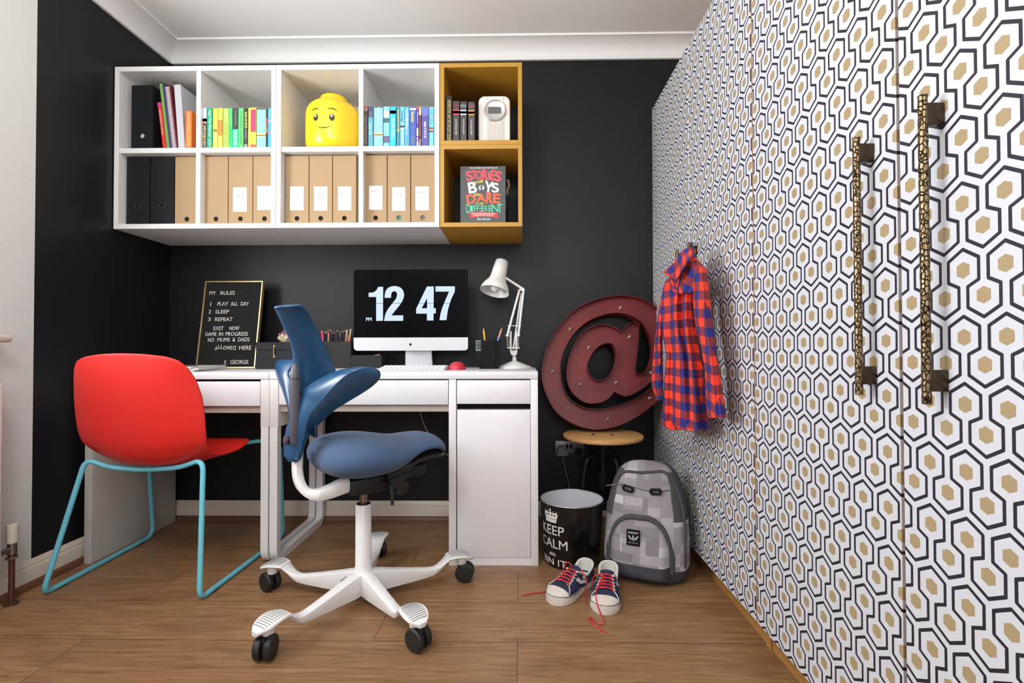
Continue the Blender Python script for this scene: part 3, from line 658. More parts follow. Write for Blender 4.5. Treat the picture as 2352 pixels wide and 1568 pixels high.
shelf_row([
 (165, 292, .1765, .12, (70, 46, 50), 'dark maroon paperback with pink top, leftmost of the blue row', dict(title='BOOK OF THE NIGHTMARE', tc=(150, 126, 110), tpos=.42, tlen=.66, bands=[(.95, .996, (170, 62, 108)), (.93, .95, (206, 170, 70)), (.89, .905, (216, 200, 200))])),
 (304, 438, .1755, .12, (84, 152, 168), 'teal paperback with a dark top, second in the blue row', dict(title='Sabriel', tc=(170, 214, 216), tpos=.46, tlen=.3, bands=[(.74, .995, (56, 66, 88))], more=[('CRESSIDA', (130, 130, 150), .8, .16, .5)])),
 (452, 702, .1755, .13, (132, 186, 222), 'thick sky blue paperback with a golden hand, in the blue row', dict(title='Vagabonds', tc=(226, 216, 150), tpos=.82, tlen=.34, thk=.26, bands=[(.965, .995, (84, 90, 90)), (.28, .315, (120, 100, 60)), (.315, .35, (236, 214, 120)), (.265, .28, (236, 220, 170))])),
 (716, 876, .1745, .13, (124, 214, 230), 'pale aqua paperback with a dark blue band low on its spine', dict(bands=[(.10, .27, (76, 88, 130)), (.74, .89, (232, 240, 240)), (.6, .71, (60, 96, 100))], title='LOST', tc=(190, 80, 100), tpos=.19, tlen=.12, thk=.4)),
 (884, 1052, .174, .13, (34, 186, 218), 'bright cyan paperback with a white title and a red mark at its top', dict(title='THE ROSIE PROJECT', tc=(196, 240, 246), tpos=.47, tlen=.52, bands=[(.8, .93, (60, 170, 190)), (.82, .9, (216, 72, 66))])),
 (1068, 1156, .1725, .12, (62, 134, 150), 'slim dark teal paperback with yellow lettering', dict(title='THE DARKEST MINUTES', tc=(214, 196, 110), tpos=.66, tlen=.56, bands=[(.38, .42, (206, 140, 70))])),
 (1164, 1282, .172, .12, (112, 202, 236), 'light sky blue paperback with black script title', dict(title='Wonder', tc=(28, 64, 84), tpos=.76, tlen=.3, more=[('PALACIO', (206, 234, 246), .25, .3, .5)], bands=[(.48, .53, (30, 50, 66)), (.44, .48, (240, 220, 226))])),
 (1286, 1414, .1725, .12, (74, 160, 218), 'blue paperback with pale letters stacked upright down its spine', dict(more=[(c, (206, 232, 246), .95-.056*i-(.045 if i > 6 else 0), 0, .42) for i, c in enumerate('ARTEMISFOWL')], bands=[(.05, .1, (110, 150, 130))])),
 (1420, 1600, .1725, .13, (54, 84, 170), 'royal blue paperback with yellow title and star dots', dict(title='Nevermoor', tc=(236, 220, 130), tpos=.74, tlen=.27, bands=[(.915, .965, (220, 226, 236))], more=[('TRIALS OF MORRIGAN', (130, 140, 210), .42, .22, .4), ('TOWNSEND', (150, 160, 110), .17, .2, .4)])),
 (1606, 1662, .1715, .11, (98, 62, 156), 'thin purple and white paperback with a red top', dict(bands=[(.93, .995, (214, 60, 76)), (.27, .47, (226, 220, 232)), (.15, .24, (214, 150, 170)), (.005, .13, (226, 220, 232))], title='DIARY', tc=(220, 214, 240), tpos=.72, tlen=.3)),
 (1668, 1738, .171, .11, (66, 38, 46), 'thin dark brown paperback with orange lettering', dict(title='THE STORM KEEPER', tc=(190, 110, 84), tpos=.5, tlen=.5, bands=[(.79, .985, (236, 204, 140))], more=[('Tim', (236, 226, 216), .11, .16, .7)])),
 (1744, 1940, .1705, .13, (76, 72, 148), 'thick indigo paperback with six white letters stacked on its lower spine', dict(bands=[(.82, .99, (104, 108, 186))], more=[(c, (236, 226, 210), .585-.068*i, 0, .28) for i, c in enumerate('ERAGON')]+[('PAOLINI', (190, 180, 214), .795, 0, .7)])),
 (1948, 2068, .170, .12, (112, 194, 200), 'pale teal paperback with a small red figure on the spine', dict(title='MATILDA', tc=(84, 160, 180), tpos=.75, tlen=.36, bands=[(.40, .47, (214, 140, 110)), (.455, .48, (150, 62, 44)), (.36, .40, (40, 70, 80))])),
 (2076, 2166, .169, .12, (88, 178, 206), 'blue paperback with a red foot, last at the right of the blue row', dict(bands=[(.005, .05, (206, 60, 80)), (.7, .83, (206, 130, 160))])),
], 820, ZS, YB1-.002, 'paperbacks in the blue row')
# orange book in the corner compartment
xa, xb = W(426, 290, -.335).x, W(440.3, 290, -.335).x
book(xa, xb, -.335, .13, ZS, .164, (230, 116, 42), 'orange paperback standing beside the pale grey ring file', None, title='ETERNAL DEVICES', tc=(246, 190, 120), tpos=.36, tlen=.6, more=[('PHILIP REEVE', (250, 220, 190), .82, .26, .3)])
# ochre cube, upper
yc = -.325
def X3(a): return W(1010+a/10.455, 270, yc).x
book(X3(150), X3(296), yc, .13, ZY, .204, (22, 20, 18), 'tall black paperback with gold lettering in the ochre cube', None, title='ARTEMIS FOWL AND THE THE LOST COLONY', tc=(226, 206, 120), tpos=.47, tlen=.88)
def ring(t, c, extra):
    return dict(title=t, tc=(206, 196, 186), tpos=.38, tlen=.38, thk=.3, bands=[(.67, .79, c), (.90, .915, extra), (.87, .885, extra), (.70, .76, (48, 44, 42))])
book(X3(312), X3(470), yc, .13, ZY, .181, (60, 54, 54), 'black paperback with a red round emblem in the upper ochre cube', None, **ring('CATCHING FIRE', (206, 62, 50), (130, 44, 40)))
book(X3(490), X3(646), yc, .13, ZY, .179, (62, 56, 56), 'black paperback with a pale blue emblem in the upper ochre cube', None, **ring('MOCKINGJAY', (190, 206, 232), (140, 150, 150)))
book(X3(682), X3(838), yc, .13, ZY, .177, (66, 60, 60), 'black paperback with a gold emblem, nearest the white radio', None, **ring('THE HUNGER GAMES', (226, 150, 48), (170, 70, 60)))
# white radio
yr = -.30
def R3(x, y): p = W(1010+x/10.455, 190+y/10.455, yr); return p
a, b = R3(928, 1385), R3(1688, 302); rx0, rx1, rz1 = a.x, b.x, b.z; rz0 = ZY; rc = (rx0+rx1)/2
rad2 = thing('radio', 'white rounded kitchen radio with a round dial in the upper ochre cube', 'radio', (rc, yr+.03, rz0))
RWH = M('white_radio_plastic', (226, 220, 214), .3); SIL = M('silver_dial', (196, 194, 192), .3, .5)
m = MB(); m.shape([rrect(rx0+.006, rx1-.006, rz0+.006, rz1-.006, .022)], FRONT((0, yr+.056, 0)), .048, .006); build('body', m, RWH, rad2, 40)
dc = R3(1328, 672); rr = (R3(1590, 672).x-R3(1065, 672).x)/2
m = MB(); m.lathe([(0, .004), (rr*.78, .004), (rr*.84, .0055), (rr*.93, .008), (rr, .006), (rr*1.02, 0), (0, 0)], (dc.x, yr+.001, dc.z), (0, -1, 0), 40); build('dial', m, SIL, rad2, 50)
p, q = R3(1162, 748), R3(1472, 590)
m = MB(); m.shape([rrect(p.x, q.x, p.z, q.z, .005)], FRONT((0, yr-.003, 0)), .002); build('display', m, M('grey_lcd', (88, 92, 88), .2), rad2, 0)
zz = dc.z-rr*1.1
RIBM = M('pale_grey_rib', (200, 196, 190), .4)
for i in range(9):
    m = MB()
    xx = R3(1150, 0).x+(R3(1525, 0).x-R3(1150, 0).x)*i/8; m.box(xx-.0012, xx+.0012, yr-.0014, yr+.001, rz0+.004, zz+ (.0 if 1 < i < 7 else .012), .0005, 1); build('grille_rib', m, RIBM, rad2, 30)
for s in (-1, 1): m = MB(); xx = dc.x+s*(R3(1525, 0).x-R3(1150, 0).x)/2; m.box(xx-.0008, xx+.0008, yr-.0014, yr+.001, dc.z+rr*.95, rz1-.006); build('seam', m, RIBM, rad2, 30)
# dark book facing out in the lower cube
yb = -.29
def B3(x, y): return W(1030+x/9.225, 360+y/9.225, yb)
p, q = B3(252, 1390), B3(1210, 195); bx0, bx1, bz0, bz1, bzp = p.x, q.x, ZYB, q.z, p.z
bo = lambda x, y: (bx0+(x-252)/(1210-252)*(bx1-bx0), bzp+(1390-y)/(1390-195)*(bz1-bzp))
BD = M('dark_slate_cover', (62, 68, 68), .4)
cols = [(62, 68, 68), (236, 66, 72), (236, 236, 236), (246, 214, 70), (240, 88, 40), (80, 196, 150), (206, 44, 50), (40, 42, 42)]
m = MB(); m.box(bx0, bx1, yb, yb+.0025, bz0, bz1, .0005, 1); m.box(bx0, bx1, yb+.026, yb+.0285, bz0, bz1, .0005, 1); m.box(bx0, bx0+.0025, yb+.002, yb+.027, bz0, bz1)
BTC = [0]
def bt(s, mi, x0, x1, y0, y1, bold=.03, shear=0, rot=0, dd=.0004):
    BTC[0] += 1; m.m = mi; (a, b), (c, d) = bo(x0, y1), bo(x1, y0); ca, sa = cos(radians(rot)), sin(radians(rot))
    m.text(s, frame(((a+c)/2, yb-.0005-.00012*(mi+.25*(BTC[0] % 4)), (b+d)/2), (ca, 0, sa), (-sa, 0, ca)), c-a, d-b, dd, bold*.55, shear)
def bpoly(pts, mi, y=0): m.m = mi; m.shape([[bo(*p) for p in pts]], FRONT((0, yb-.0001-y, 0)), .0004)
bt('THE NUMBER ONE BESTSELLER', 2, 438, 1040, 218, 248, .01)
for i, (c, x0, x1, y0, y1) in enumerate([('S', 370, 525, 290, 508), ('T', 515, 590, 280, 470), ('O', 580, 715, 290, 478), ('R', 712, 845, 268, 500), ('I', 842, 885, 320, 480), ('E', 890, 1005, 285, 505), ('S', 985, 1122, 305, 528)]): bt(c, 1, x0, x1, y0, y1, .05, 0, (6-i*2))
for c, x0, x1, y0, y1, r in [('F', 552, 605, 525, 590, 20), ('O', 608, 665, 500, 560, 0), ('R', 678, 742, 490, 552, -8)]: bt(c, 3, x0, x1, y0, y1, .05, 0, r)
bt('B', 2, 420, 600, 528, 770, .05, 0, 8); m.m = 2
cx, cz = bo(700, 652); m.lathe([(0, 0), (.0116, 0), (.0116, .0005), (0, .0005)], (cx, yb, cz), (0, -1, 0), 30)
bt('Y', 2, 745, 935, 520, 810, .05, -.1, -12); bt('S', 2, 915, 1068, 555, 760, .05, 0, 4)
for x0, x1, y0, y1 in ((688, 712, 590, 612), (672, 728, 615, 632), (682, 718, 630, 672), (683, 697, 670, 735), (703, 717, 670, 735)): bpoly([(x0, y0), (x0, y1), (x1, y1), (x1, y0)][::-1], 7, .0006)
bt('Who', 3, 540, 665, 765, 835, .02, .2, 10)
bt('D', 4, 385, 580, 795, 995, .05, 0, 8); bt('A', 4, 605, 790, 780, 955, .06); bt('R', 4, 800, 945, 748, 1000, .05, 0, -4); bt('E', 4, 945, 1105, 782, 990, .05, 0, -4)
bt('- TO BE -', 3, 545, 775, 970, 1018, .01)
for c, x0, x1, y0, y1 in [('D', 378, 475, 1005, 1190), ('I', 470, 520, 1030, 1172), ('F', 540, 605, 1030, 1165), ('F', 612, 665, 1035, 1160), ('R', 768, 838, 1035, 1160), ('E', 852, 920, 1035, 1165), ('N', 918, 1060, 1010, 1180), ('T', 1040, 1140, 1005, 1192)]: bt(c, 5, x0, x1, y0, y1, .02)
m.m = 5; (a, b), (c, d) = bo(740, 1160), bo(672, 1035); m.text('E', ( V(((a+c)/2, yb-.0003, (b+d)/2)), V((-1, 0, 0)), V((0, 0, 1)), V((0, 1, 0))), a-c, d-b, .0006, .02)
bpoly([(410, 1178), (745, 1170), (1060, 1200), (1030, 1240), (1050, 1300), (745, 1262), (445, 1300), (470, 1240)][::-1], 6)
bt('TRUE TALES OF AMAZING BOYS WHO CHANGED', 2, 492, 990, 1192, 1222, .0); bt('THE WORLD WITHOUT KILLING DRAGONS', 2, 525, 945, 1228, 1258, .0)
bt('Ben Brooks', 2, 612, 888, 1295, 1345, .0, .25)
bk = build('book', m, [bmat(c) for c in cols], None, 0, origin=((bx0+bx1)/2, yb+.014, bz0)); tag(bk, 'dark hardback with STORIES FOR BOYS in bright letters, standing face out in an ochre cube', 'book')
m = MB(); m.box(bx0+.003, bx1-.002, yb+.003, yb+.0255, bz0+.003, bz1-.003); build('pages', m, MC['cream_pages'], bk, 0)
# mug partly hidden behind that book
mx, my = bx1-.034, -.17
mug = thing('mug', 'dark mug with a tan handle half hidden behind the upright hardback', 'mug', (mx, my, ZYB))
m = MB(); m.lathe([(0, 0), (.038, 0), (.041, .004), (.041, .098), (.038, .1), (.037, .098), (.037, .008), (0, .007)], (mx, my, ZYB)); build('body', m, M('dark_navy_glaze', (24, 26, 34), .25), mug, 40)
pz = W(1162, 430, my-.0).z; hp = W(1168, 428, my)
m = MB(); m.tube(smoothpath([(mx+.039, my, pz+.028), (hp.x-.002, my, pz+.030), (hp.x+.002, my, pz+.008), (hp.x-.006, my, pz-.018), (mx+.039, my, pz-.034)], 6), .0055, 10); build('handle', m, M('tan_gold_handle', (196, 168, 124), .3), mug, 50)
# yellow head-shaped container
hx, hy = .898, -.205
YEL = M('yellow_glossy_plastic', (246, 204, 30), .22, var=.01, spec=.6)
hd = thing('storage_container', 'yellow head-shaped storage container with a smiling face on the wall cabinet', 'storage container', (hx, hy, ZS))
prof = [(0, 0), (.072, 0), (.074, .010), (.092, .013), (.107, .022), (.117, .038), (.1205, .058), (.1205, .172), (.117, .195), (.107, .214), (.090, .229), (.070, .236), (.0600, .238), (.0595, .258), (.056, .264), (.05, .2665), (0, .267)]
m = MB(); m.lathe([(r, z*1.035) for r, z in prof], (hx, hy, ZS), seg=48); build('head', m, YEL, hd, 50)
FACEB = M('dark_brown_print', (48, 34, 18), .4); FW = M('white_print', (240, 240, 240), .4)
az0 = -pi/2-.0
def cyl(c, off): a = az0+c[0]/.1205; rr_ = .1207+off; return V((hx+rr_*cos(a), hy+rr_*sin(a), ZS+c[1]*1.035+.001))
def ell(cx, cy, rx, ry, n=20): return [(cx+rx*cos(2*pi*i/n), cy+ry*sin(2*pi*i/n)) for i in range(n)]
def sticker(nm, pts, mat, off=0):
    m = MB(); m.shape([pts], lambda c: cyl((c.x, c.y), off+c.z+.0004), .0006); build(nm, m, mat, hd, 0)
for s in (-1, 1):
    sticker('eye', ell(s*.0355, .131, .0112, .0146), FACEB); sticker('pupil', ell(s*.0355-.001, .1372, .0048, .0056), FW, .0008)
    br = [(s*(.019+.036*i/8), .160+.0105*sin(pi*(.15+.75*i/8))) for i in range(9)]
    sticker('eyebrow', br+[(x, y-(.0042*sin(pi*(.25+.6*(1-i/8))))) for i, (x, y) in list(enumerate(br))[::-1]], FACEB)
mo = [(-.0345+.069*i/12, .094-.0105*sin(pi*i/12)) for i in range(13)]
sticker('mouth', mo+[(x, y+.0034*sin(pi*(.06+.88*i/12))) for i, (x, y) in list(enumerate(mo))[::-1]], FACEB)
# ------------------------------------------------------------------ things on the desks
ZD = .7501
BLK = M('black_card_box', (36, 37, 42), .6, spec=.25); BLK2 = M('black_plastic', (10, 10, 11), .5, spec=.2); BRASS = M('brass', (200, 176, 122), .3, .85)
# letter board
tl = radians(9.5); by = -.152
c0 = W(518.5, 838, by); bw, bh = W(587, 838, by).x-W(450, 838, by).x, .421
BO = V((c0.x, by, ZD)); BU = V((0, sin(tl), cos(tl))); BN = V((0, -cos(tl), sin(tl)))
def fb(m, x0, x1, y0, y1, z0, z1, bev=0): m.hexa([BO+V((x, 0, 0))+BU*y+BN*z for y in (y0, y1) for x, z in ((x0, z1), (x1, z1), (x1, z0), (x0, z0))], bev, 1)
lbd = thing('letter_board', 'black felt letter board in a gold frame headed MY RULES, leaning on the wall', 'letter board', BO)
GOLD = M('gold_frame', (214, 186, 128), .32, .8); FELT = M('black_felt', (26, 26, 26), .9)
m = MB(); w2 = bw/2; fwid = .0065
for a in ((-w2, w2, 0, fwid), (-w2, w2, bh-fwid, bh), (-w2, -w2+fwid, fwid, bh-fwid), (w2-fwid, w2, fwid, bh-fwid)): fb(m, *a, -.014, .006, .001)
build('frame', m, GOLD, lbd)
m = MB(); fb(m, -w2+fwid, w2-fwid, fwid, bh-fwid, -.012, -.002)
nr = 56
for i in range(nr): y = fwid+(bh-2*fwid)*(i+.5)/nr; fb(m, -w2+fwid, w2-fwid, y-.0026, y+.0014, -.002, .0008)
build('felt_panel', m, FELT, lbd)
LET = M('white_letter_plastic', (206, 200, 192), .45)
def bpos(x, y):
    t_ = (y-303)/(1268-303); xl = 330+(235-330)*t_; xr = 972+(880-972)*t_; return V(((x-xl)/(xr-xl)-.5)*bw*V((1, 0, 0)))+BU*((1-t_)*bh)
for words in ([('MY', 375, 445, 438), ('RULES', 497, 655, 438)], [('1', 382, 397, 562), ('PLAY', 465, 583, 560), ('ALL', 610, 690, 560), ('DAY', 722, 810, 560)], [('2', 367, 395, 648), ('SLEEP', 443, 592, 648)],
              [('3', 362, 392, 733), ('REPEAT', 440, 632, 733)], [('EXIT', 425, 535, 833), ('NOW', 598, 705, 832)], [('GAME', 335, 457, 896), ('IN', 485, 528, 896), ('PROGRESS', 558, 800, 895)],
              [('NO', 365, 432, 960), ('MUMS', 468, 603, 958), ('&', 633, 662, 957), ('DADS', 693, 818, 957)], [('A', 442, 468, 1053), ('LL', 475, 530, 1037), ('OWE', 533, 630, 1047), ('-D', 637, 668, 1047), ('HERE', 705, 838, 1046)], [('X', 540, 568, 1202), ('GEORGE', 612, 805, 1200)]):
    for s, x0, x1, y in words:
        m = MB(); p = BO+bpos((x0+x1)/2, y)+BN*.0009; w = bw*(x1-x0)/(642); sg = 1
        if s[0] == '-' and len(s) > 1: s, sg = s[1:], -1
        m.text(s, (p, V((sg, 0, 0)), BU, BN), w*(.5 if s == '1' else 1), .0185, .0022, .004); build('lettering', m, LET, lbd, 0)
# white booklets
bl = thing('paper_stack', 'low stack of white booklets on the desk below the letter board', 'papers', (.355, -.36, ZD))
for i, (dx, a) in enumerate(((0, 0), (.006, 4), (-.004, -3))):
    ca, sa = cos(radians(a)), sin(radians(a)); m = MB(); m.obox((.355+dx, -.365, ZD+.0035+i*.0062), V((ca, sa, 0))*.085, V((-sa, ca, 0))*.11, (0, 0, .003), .0008, 1); build('booklet', m, M('white_booklet', (206, 204, 200), .5), bl, 30)
gl = MB(); gl.tube(smoothpath([(.352, -.44, ZD+.0225), (.372, -.452, ZD+.025), (.395, -.444, ZD+.0225), (.412, -.41, ZD+.0215)], 6), .0022, 8); tag(build('pen', gl, M('grey_pen', (70, 72, 74), .4)), 'thin grey pen lying on the white booklets', 'pen')
# black box with a brass latch
yb2 = -.215; xa, xb = W(587.5, 820, yb2).x, W(716, 820, yb2).x; zt = W(600, 785.5, yb2).z
bx = thing('storage_box', 'black storage box with a brass latch in front of the letter board', 'storage box', ((xa+xb)/2, yb2+.07, ZD))
zs_ = ZD+(zt-ZD)*.70
m = MB(); m.box(xa, xb, yb2, yb2+.15, ZD, zs_-.0008, .0012, 1); build('base', m, BLK, bx, 30)
m = MB(); m.box(xa-.0005, xb+.0005, yb2-.0008, yb2+.1505, zs_, zt, .0015, 1); build('lid', m, BLK, bx, 30)
lx = W(630.5, 806, yb2).x; z0_, z1_ = W(630, 821, yb2).z, W(630, 792, yb2).z
m = MB(); m.lathe([(0, 0), (.0052, .0), (.0052, .003), (.003, .0045), (0, .005)], (lx, yb2-.0008, z1_-.006), (0, -1, 0), 16); m.lathe([(0, 0), (.0052, .0), (.0052, .003), (.003, .0045), (0, .005)], (lx, yb2-.0008, z0_+.004), (0, -1, 0), 16)
m.tube([(lx, yb2-.006, z1_), (lx-.001, yb2-.007, (z0_+z1_)/2), (lx, yb2-.006, z0_)], [.0035, .0018, .0032], 10); build('latch', m, BRASS, bx, 50)
# geode on the box
gx = W(658, 770, yb2+.06)
bm = bmesh.new(); bmesh.ops.create_icosphere(bm, subdivisions=4, radius=1)
for v in bm.verts:
    n = mnoise.noise(v.co*2.3)*.22+mnoise.noise(v.co*6)*.10; d = 1+n; v.co = V((v.co.x*.036*d+gx.x, v.co.y*.030*d+yb2+.06, max(zt+.0003, v.co.z*.029*d+zt+.026)))
for f in bm.faces:
    c = f.calc_center_median(); f.material_index = 1 if c.z > zt+.034+.006*sin(c.x*300) else 0
g = MB(); g.b.free(); g.b = bm
tag(build('geode', g, [M('cream_stone', (206, 186, 158), .7, var=.2, vs=150, bump=.5, bs=200), M('mauve_crystal', (120, 84, 96), .35, var=.5, vs=220, bump=.8, bs=260)], None, 0), 'small mauve and cream geode resting on top of the black box', 'geode')
# organiser with pencils
yo = -.15; xa, xb, xc_ = W(731, 820, yo).x, W(806, 820, yo).x, W(876, 820, yo).x; zo1, zo2 = W(780, 784, yo).z, W(840, 815.5, yo).z
DG = M('dark_grey_organiser', (44, 43, 41), .6, spec=.25)
og = thing('desk_organiser', 'dark grey desk organiser with a tall pencil box and a low tray', 'organiser', ((xa+xb)/2, yo+.05, ZD))
def hollow(m, x0, x1, y0, y1, z0, z1, w=.004):
    m.box(x0, x1, y0, y0+w, z0, z1, .0006, 1); m.box(x0, x1, y1-w, y1, z0, z1, .0006, 1); m.box(x0, x0+w, y0+w, y1-w, z0, z1); m.box(x1-w, x1, y0+w, y1-w, z0, z1); m.box(x0+w, x1-w, y0+w, y1-w, z0, z0+w)
m = MB(); hollow(m, xa, xb, yo, yo+.1, ZD, zo1); build('pencil_box', m, DG, og, 30)
m = MB(); hollow(m, xb+.0006, xc_, yo, yo+.1, ZD, zo2); build('tray', m, M('dark_grey_tray', (38, 37, 36), .6, spec=.25), og, 30)
WOODT = M('pencil_wood', (206, 168, 118), .6)
def pencil(p0, p1, r, col, label, group=None, tip=False, lead=(60, 60, 60), cols2=None):
    p0, p1 = V(p0), V(p1); d = (p1-p0).normalized(); n = (p1-p0).length
    m = MB(); e = n-(.02 if tip else .003); m.tube([p0, p0+d*e], r, 6); 
    mats = [M('pencil_%d_%d_%d' % col, col, .35), WOODT, M('lead_%d_%d_%d' % lead, lead, .5)]
    m.m = 1
    if tip: m.tube([p0+d*e, p1-d*.005], [r*.98, r*.3], 6); m.m = 2; m.tube([p1-d*.005, p1], [r*.3, r*.05], 6)
    else: m.tube([p0+d*e, p1], r*.9, 6)
    if cols2: m.m = 3; mats.append(M('pencil_%d_%d_%d' % cols2, cols2, .35)); m.tube([p0+d*(e*.80), p0+d*(e+.0002)], r*1.01, 6)
    o = build('pencil', m, mats, None, 30, origin=p0); return tag(o, label, 'pencil', group)
random.seed(11)
PC = [((26, 30, 62), 'dark blue'), ((150, 24, 36), 'dark red'), ((40, 34, 40), 'black'), ((190, 170, 150), 'pale grey')]
GP = 'pencils in the dark grey organiser'
n_ = 22
for i in range(n_):
    px = 742+(i*3.2)%52+random.uniform(-1, 1); yy = yo+.02+.065*((i*7)%5)/4
    top = W(px, random.uniform(757, 766), yy); 
    if top.x < xa+.01: top.x = xa+.012
    b0 = V((min(max(top.x+random.uniform(-.012, .012), xa+.012), xb-.012), min(max(yy+random.uniform(-.008, .008), yo+.012), yo+.088), ZD+.0045))
    c, nm = PC[[0, 1, 2, 0, 3, 0, 1, 2][i % 8]]
    pencil(b0, top, .0038, c, '%s pencil standing blunt end up in the dark grey organiser' % nm, GP)
pencil((W(748, 830, yo+.012).x, yo+.012, ZD+.0045), W(739.5, 760, yo+.012), .0045, (222, 56, 96), 'bright pink pencil leaning at the left of the organiser')
for q, (px0, px1, py, nm) in enumerate(((789, 797, 757, 'natural wood pencil leaning right in the organiser'), (795, 806, 755, 'natural wood paintbrush-like pencil leaning furthest right in the organiser'))):
    pencil((W(px0, 830, yo+.03+.03*q).x, yo+.03+.03*q, ZD+.0045), W(px1, py, yo+.03+.03*q), .0042, (214, 190, 150), nm)
pencil((W(795, 830, yo+.014).x, yo+.014, ZD+.0045), W(802, 769, yo+.014), .004, (226, 110, 60), 'short orange pencil in the organiser beside the monitor')
ex = W(866, 812, yo+.04); m = MB(); m.obox((ex.x, yo+.04, zo2-.004), (.013, .004, .003), (-.003, .01, 0), (-.0015, 0, .007), .003, 2); er = build('eraser', m, M('pink_eraser', (206, 150, 176), .6)); tag(er, 'small pink and white eraser lying in the low organiser tray', 'eraser')
m = MB(); m.obox((ex.x, yo+.04, ZD+.013), (.02, 0, 0), (0, .03, 0), (0, 0, .0085), .002); tag(build('notepad', m, M('grey_notepad', (120, 116, 112), .6)), 'small grey notepad under the eraser in the low tray', 'notepad')
# computer
ym = -.148
def C4(x, y, yy=None): return W(780+x/4.9, 570+y/4.9, ym if yy is None else yy)
mc = thing('desktop_computer', 'all-in-one computer with a silver chin, its screen showing 12 47', 'computer', (C4(800, 1150).x, ym+.05, ZD))
a, b = C4(158, 1152), C4(1444, 236); sx0, sx1, sz0, sz1 = a.x, b.x, a.z, b.z; zch = C4(800, 1003).z
ALU = M('brushed_aluminium', (212, 212, 216), .38, .35, bump=.03); SCR = M('black_screen_glass', (3, 4, 7), .2, var=0, spec=.1)
rr_ = .011
m = MB(); m.shape([[(sx0, zch), (sx1, zch), (sx1, sz1-rr_)]+arc((sx1-rr_, sz1-rr_), rr_, 10, 90, 5)+arc((sx0+rr_, sz1-rr_), rr_, 90, 180, 5)], FRONT((0, ym+.006, 0)), .006); build('screen', m, SCR, mc, 0)
m = MB(); m.shape([arc((sx1-rr_*1.6, sz0+rr_*1.6), rr_*1.6, 270, 360, 6)+[(sx1, zch-.0004), (sx0, zch-.0004)]+arc((sx0+rr_*1.6, sz0+rr_*1.6), rr_*1.6, 180, 270, 6)], FRONT((0, ym+.006, 0)), .006); build('chin', m, ALU, mc, 0)
xc, zc = (sx0+sx1)/2, (sz0+sz1)/2
m = MB(); secs = []
for k, d in ((1, 0), (.985, .004), (.80, .018), (.45, .032), (.2, .037)): secs.append([(xc+(x-xc)*k, ym+.006+d, zc+(z-zc)*k) for x, z in rrect(sx0+.001, sx1-.001, sz0+.001, sz1-.001, .012)])
m.loft(secs); build('rear_shell', m, ALU, mc, 40)
fx0, fx1 = C4(714, 1290).x, C4(1026, 1290).x; tx0, tx1 = C4(722, 1150).x, C4(1010, 1150).x
m = MB(); secs = []
for x0, x1, y, z in ((fx0, fx1, ym-.055, ZD), (fx0, fx1, ym-.05, ZD+.006), (fx0, fx1, ym+.03, ZD+.007), (tx0-.002, tx1+.002, ym+.058, ZD+.03), (tx0, tx1, ym+.045, sz0+.06)):
    secs.append([(x0, y, z), (x1, y, z), (x1, y+.006, z-.001 if z < ZD+.02 else z), (x0, y+.006, z-.001 if z < ZD+.02 else z)])
secs[0] = [(fx0, ym-.056, ZD), (fx1, ym-.056, ZD), (fx1, ym-.056, ZD+.0005), (fx0, ym-.056, ZD+.0005)]
S2 = [[(x0, y, z) for (x0, y, z) in ()] for _ in ()]
pf = [(ym-.055, ZD, ZD+.005), (ym+.03, ZD, ZD+.007)]
m.b.free(); m = MB(); m.box(fx0, fx1, ym-.06, ym+.075, ZD, ZD+.0055, .002)
m.hexa([(fx0, ym+.045, ZD+.003), (fx1, ym+.045, ZD+.003), (fx1, ym+.073, ZD+.003), (fx0, ym+.073, ZD+.003), (tx0, ym+.034, sz0+.06), (tx1, ym+.034, sz0+.06), (tx1, ym+.042, sz0+.06), (tx0, ym+.042, sz0+.06)], .002)
build('stand', m, ALU, mc, 30)
DIG = M('lit_screen_digits', (206, 226, 246), .5, emit=.92, var=0)
D1 = sm2([(328, 500), (375, 497), (405, 480), (425, 455), (432, 435)])+[(490, 433), (488, 815), (412, 817), (412, 548), (328, 548)]
D2 = sm2([(503, 817), (505, 790), (515, 745), (538, 695), (578, 640), (618, 590), (640, 555), (647, 520), (640, 495), (625, 485), (610, 484), (592, 493), (582, 515), (578, 557)])+sm2([(508, 557), (510, 520), (520, 480), (545, 447), (585, 429), (625, 425), (670, 435), (705, 462), (723, 500), (724, 540), (708, 590), (672, 645), (627, 700), (598, 735), (583, 755)])+[(717, 755), (715, 816)]
D4 = [(983, 430), (1060, 430), (1058, 675), (1083, 675), (1082, 733), (1057, 733), (1057, 812), (983, 812), (983, 735), (862, 735), (862, 680)]; D4h = [(985, 560), (925, 675), (985, 675)]
D7 = [(1080, 428), (1298, 428)]+sm2([(1296, 490), (1264, 555), (1240, 620), (1217, 705), (1203, 808)])+sm2([(1125, 808), (1137, 735), (1160, 660), (1197, 570), (1232, 487)])+[(1080, 487)]
q2 = lambda p: (C4(*p).x, C4(*p).z)
m = MB()
for lp in ([D1], [D2], [D4, D4h], [D7]): m.shape([[q2(p) for p in l] for l in lp], FRONT((0, ym-.0002, 0)), .0004)
a, b = C4(297, 818), C4(362, 778); m.text('PM', FRONT(((a.x+b.x)/2, ym-.0002, (a.z+b.z)/2)), b.x-a.x, b.z-a.z, .0004, .03)
build('clock_digits', m, DIG, mc, 0)
m = MB(); 
for x0, x1 in ((300, 740), (850, 1310)): a, b = C4(x0, 623), C4(x1, 617.5); m.box(a.x, b.x, ym-.0016, ym-.0008, a.z, b.z)
build('flip_line', m, SCR, mc, 0)
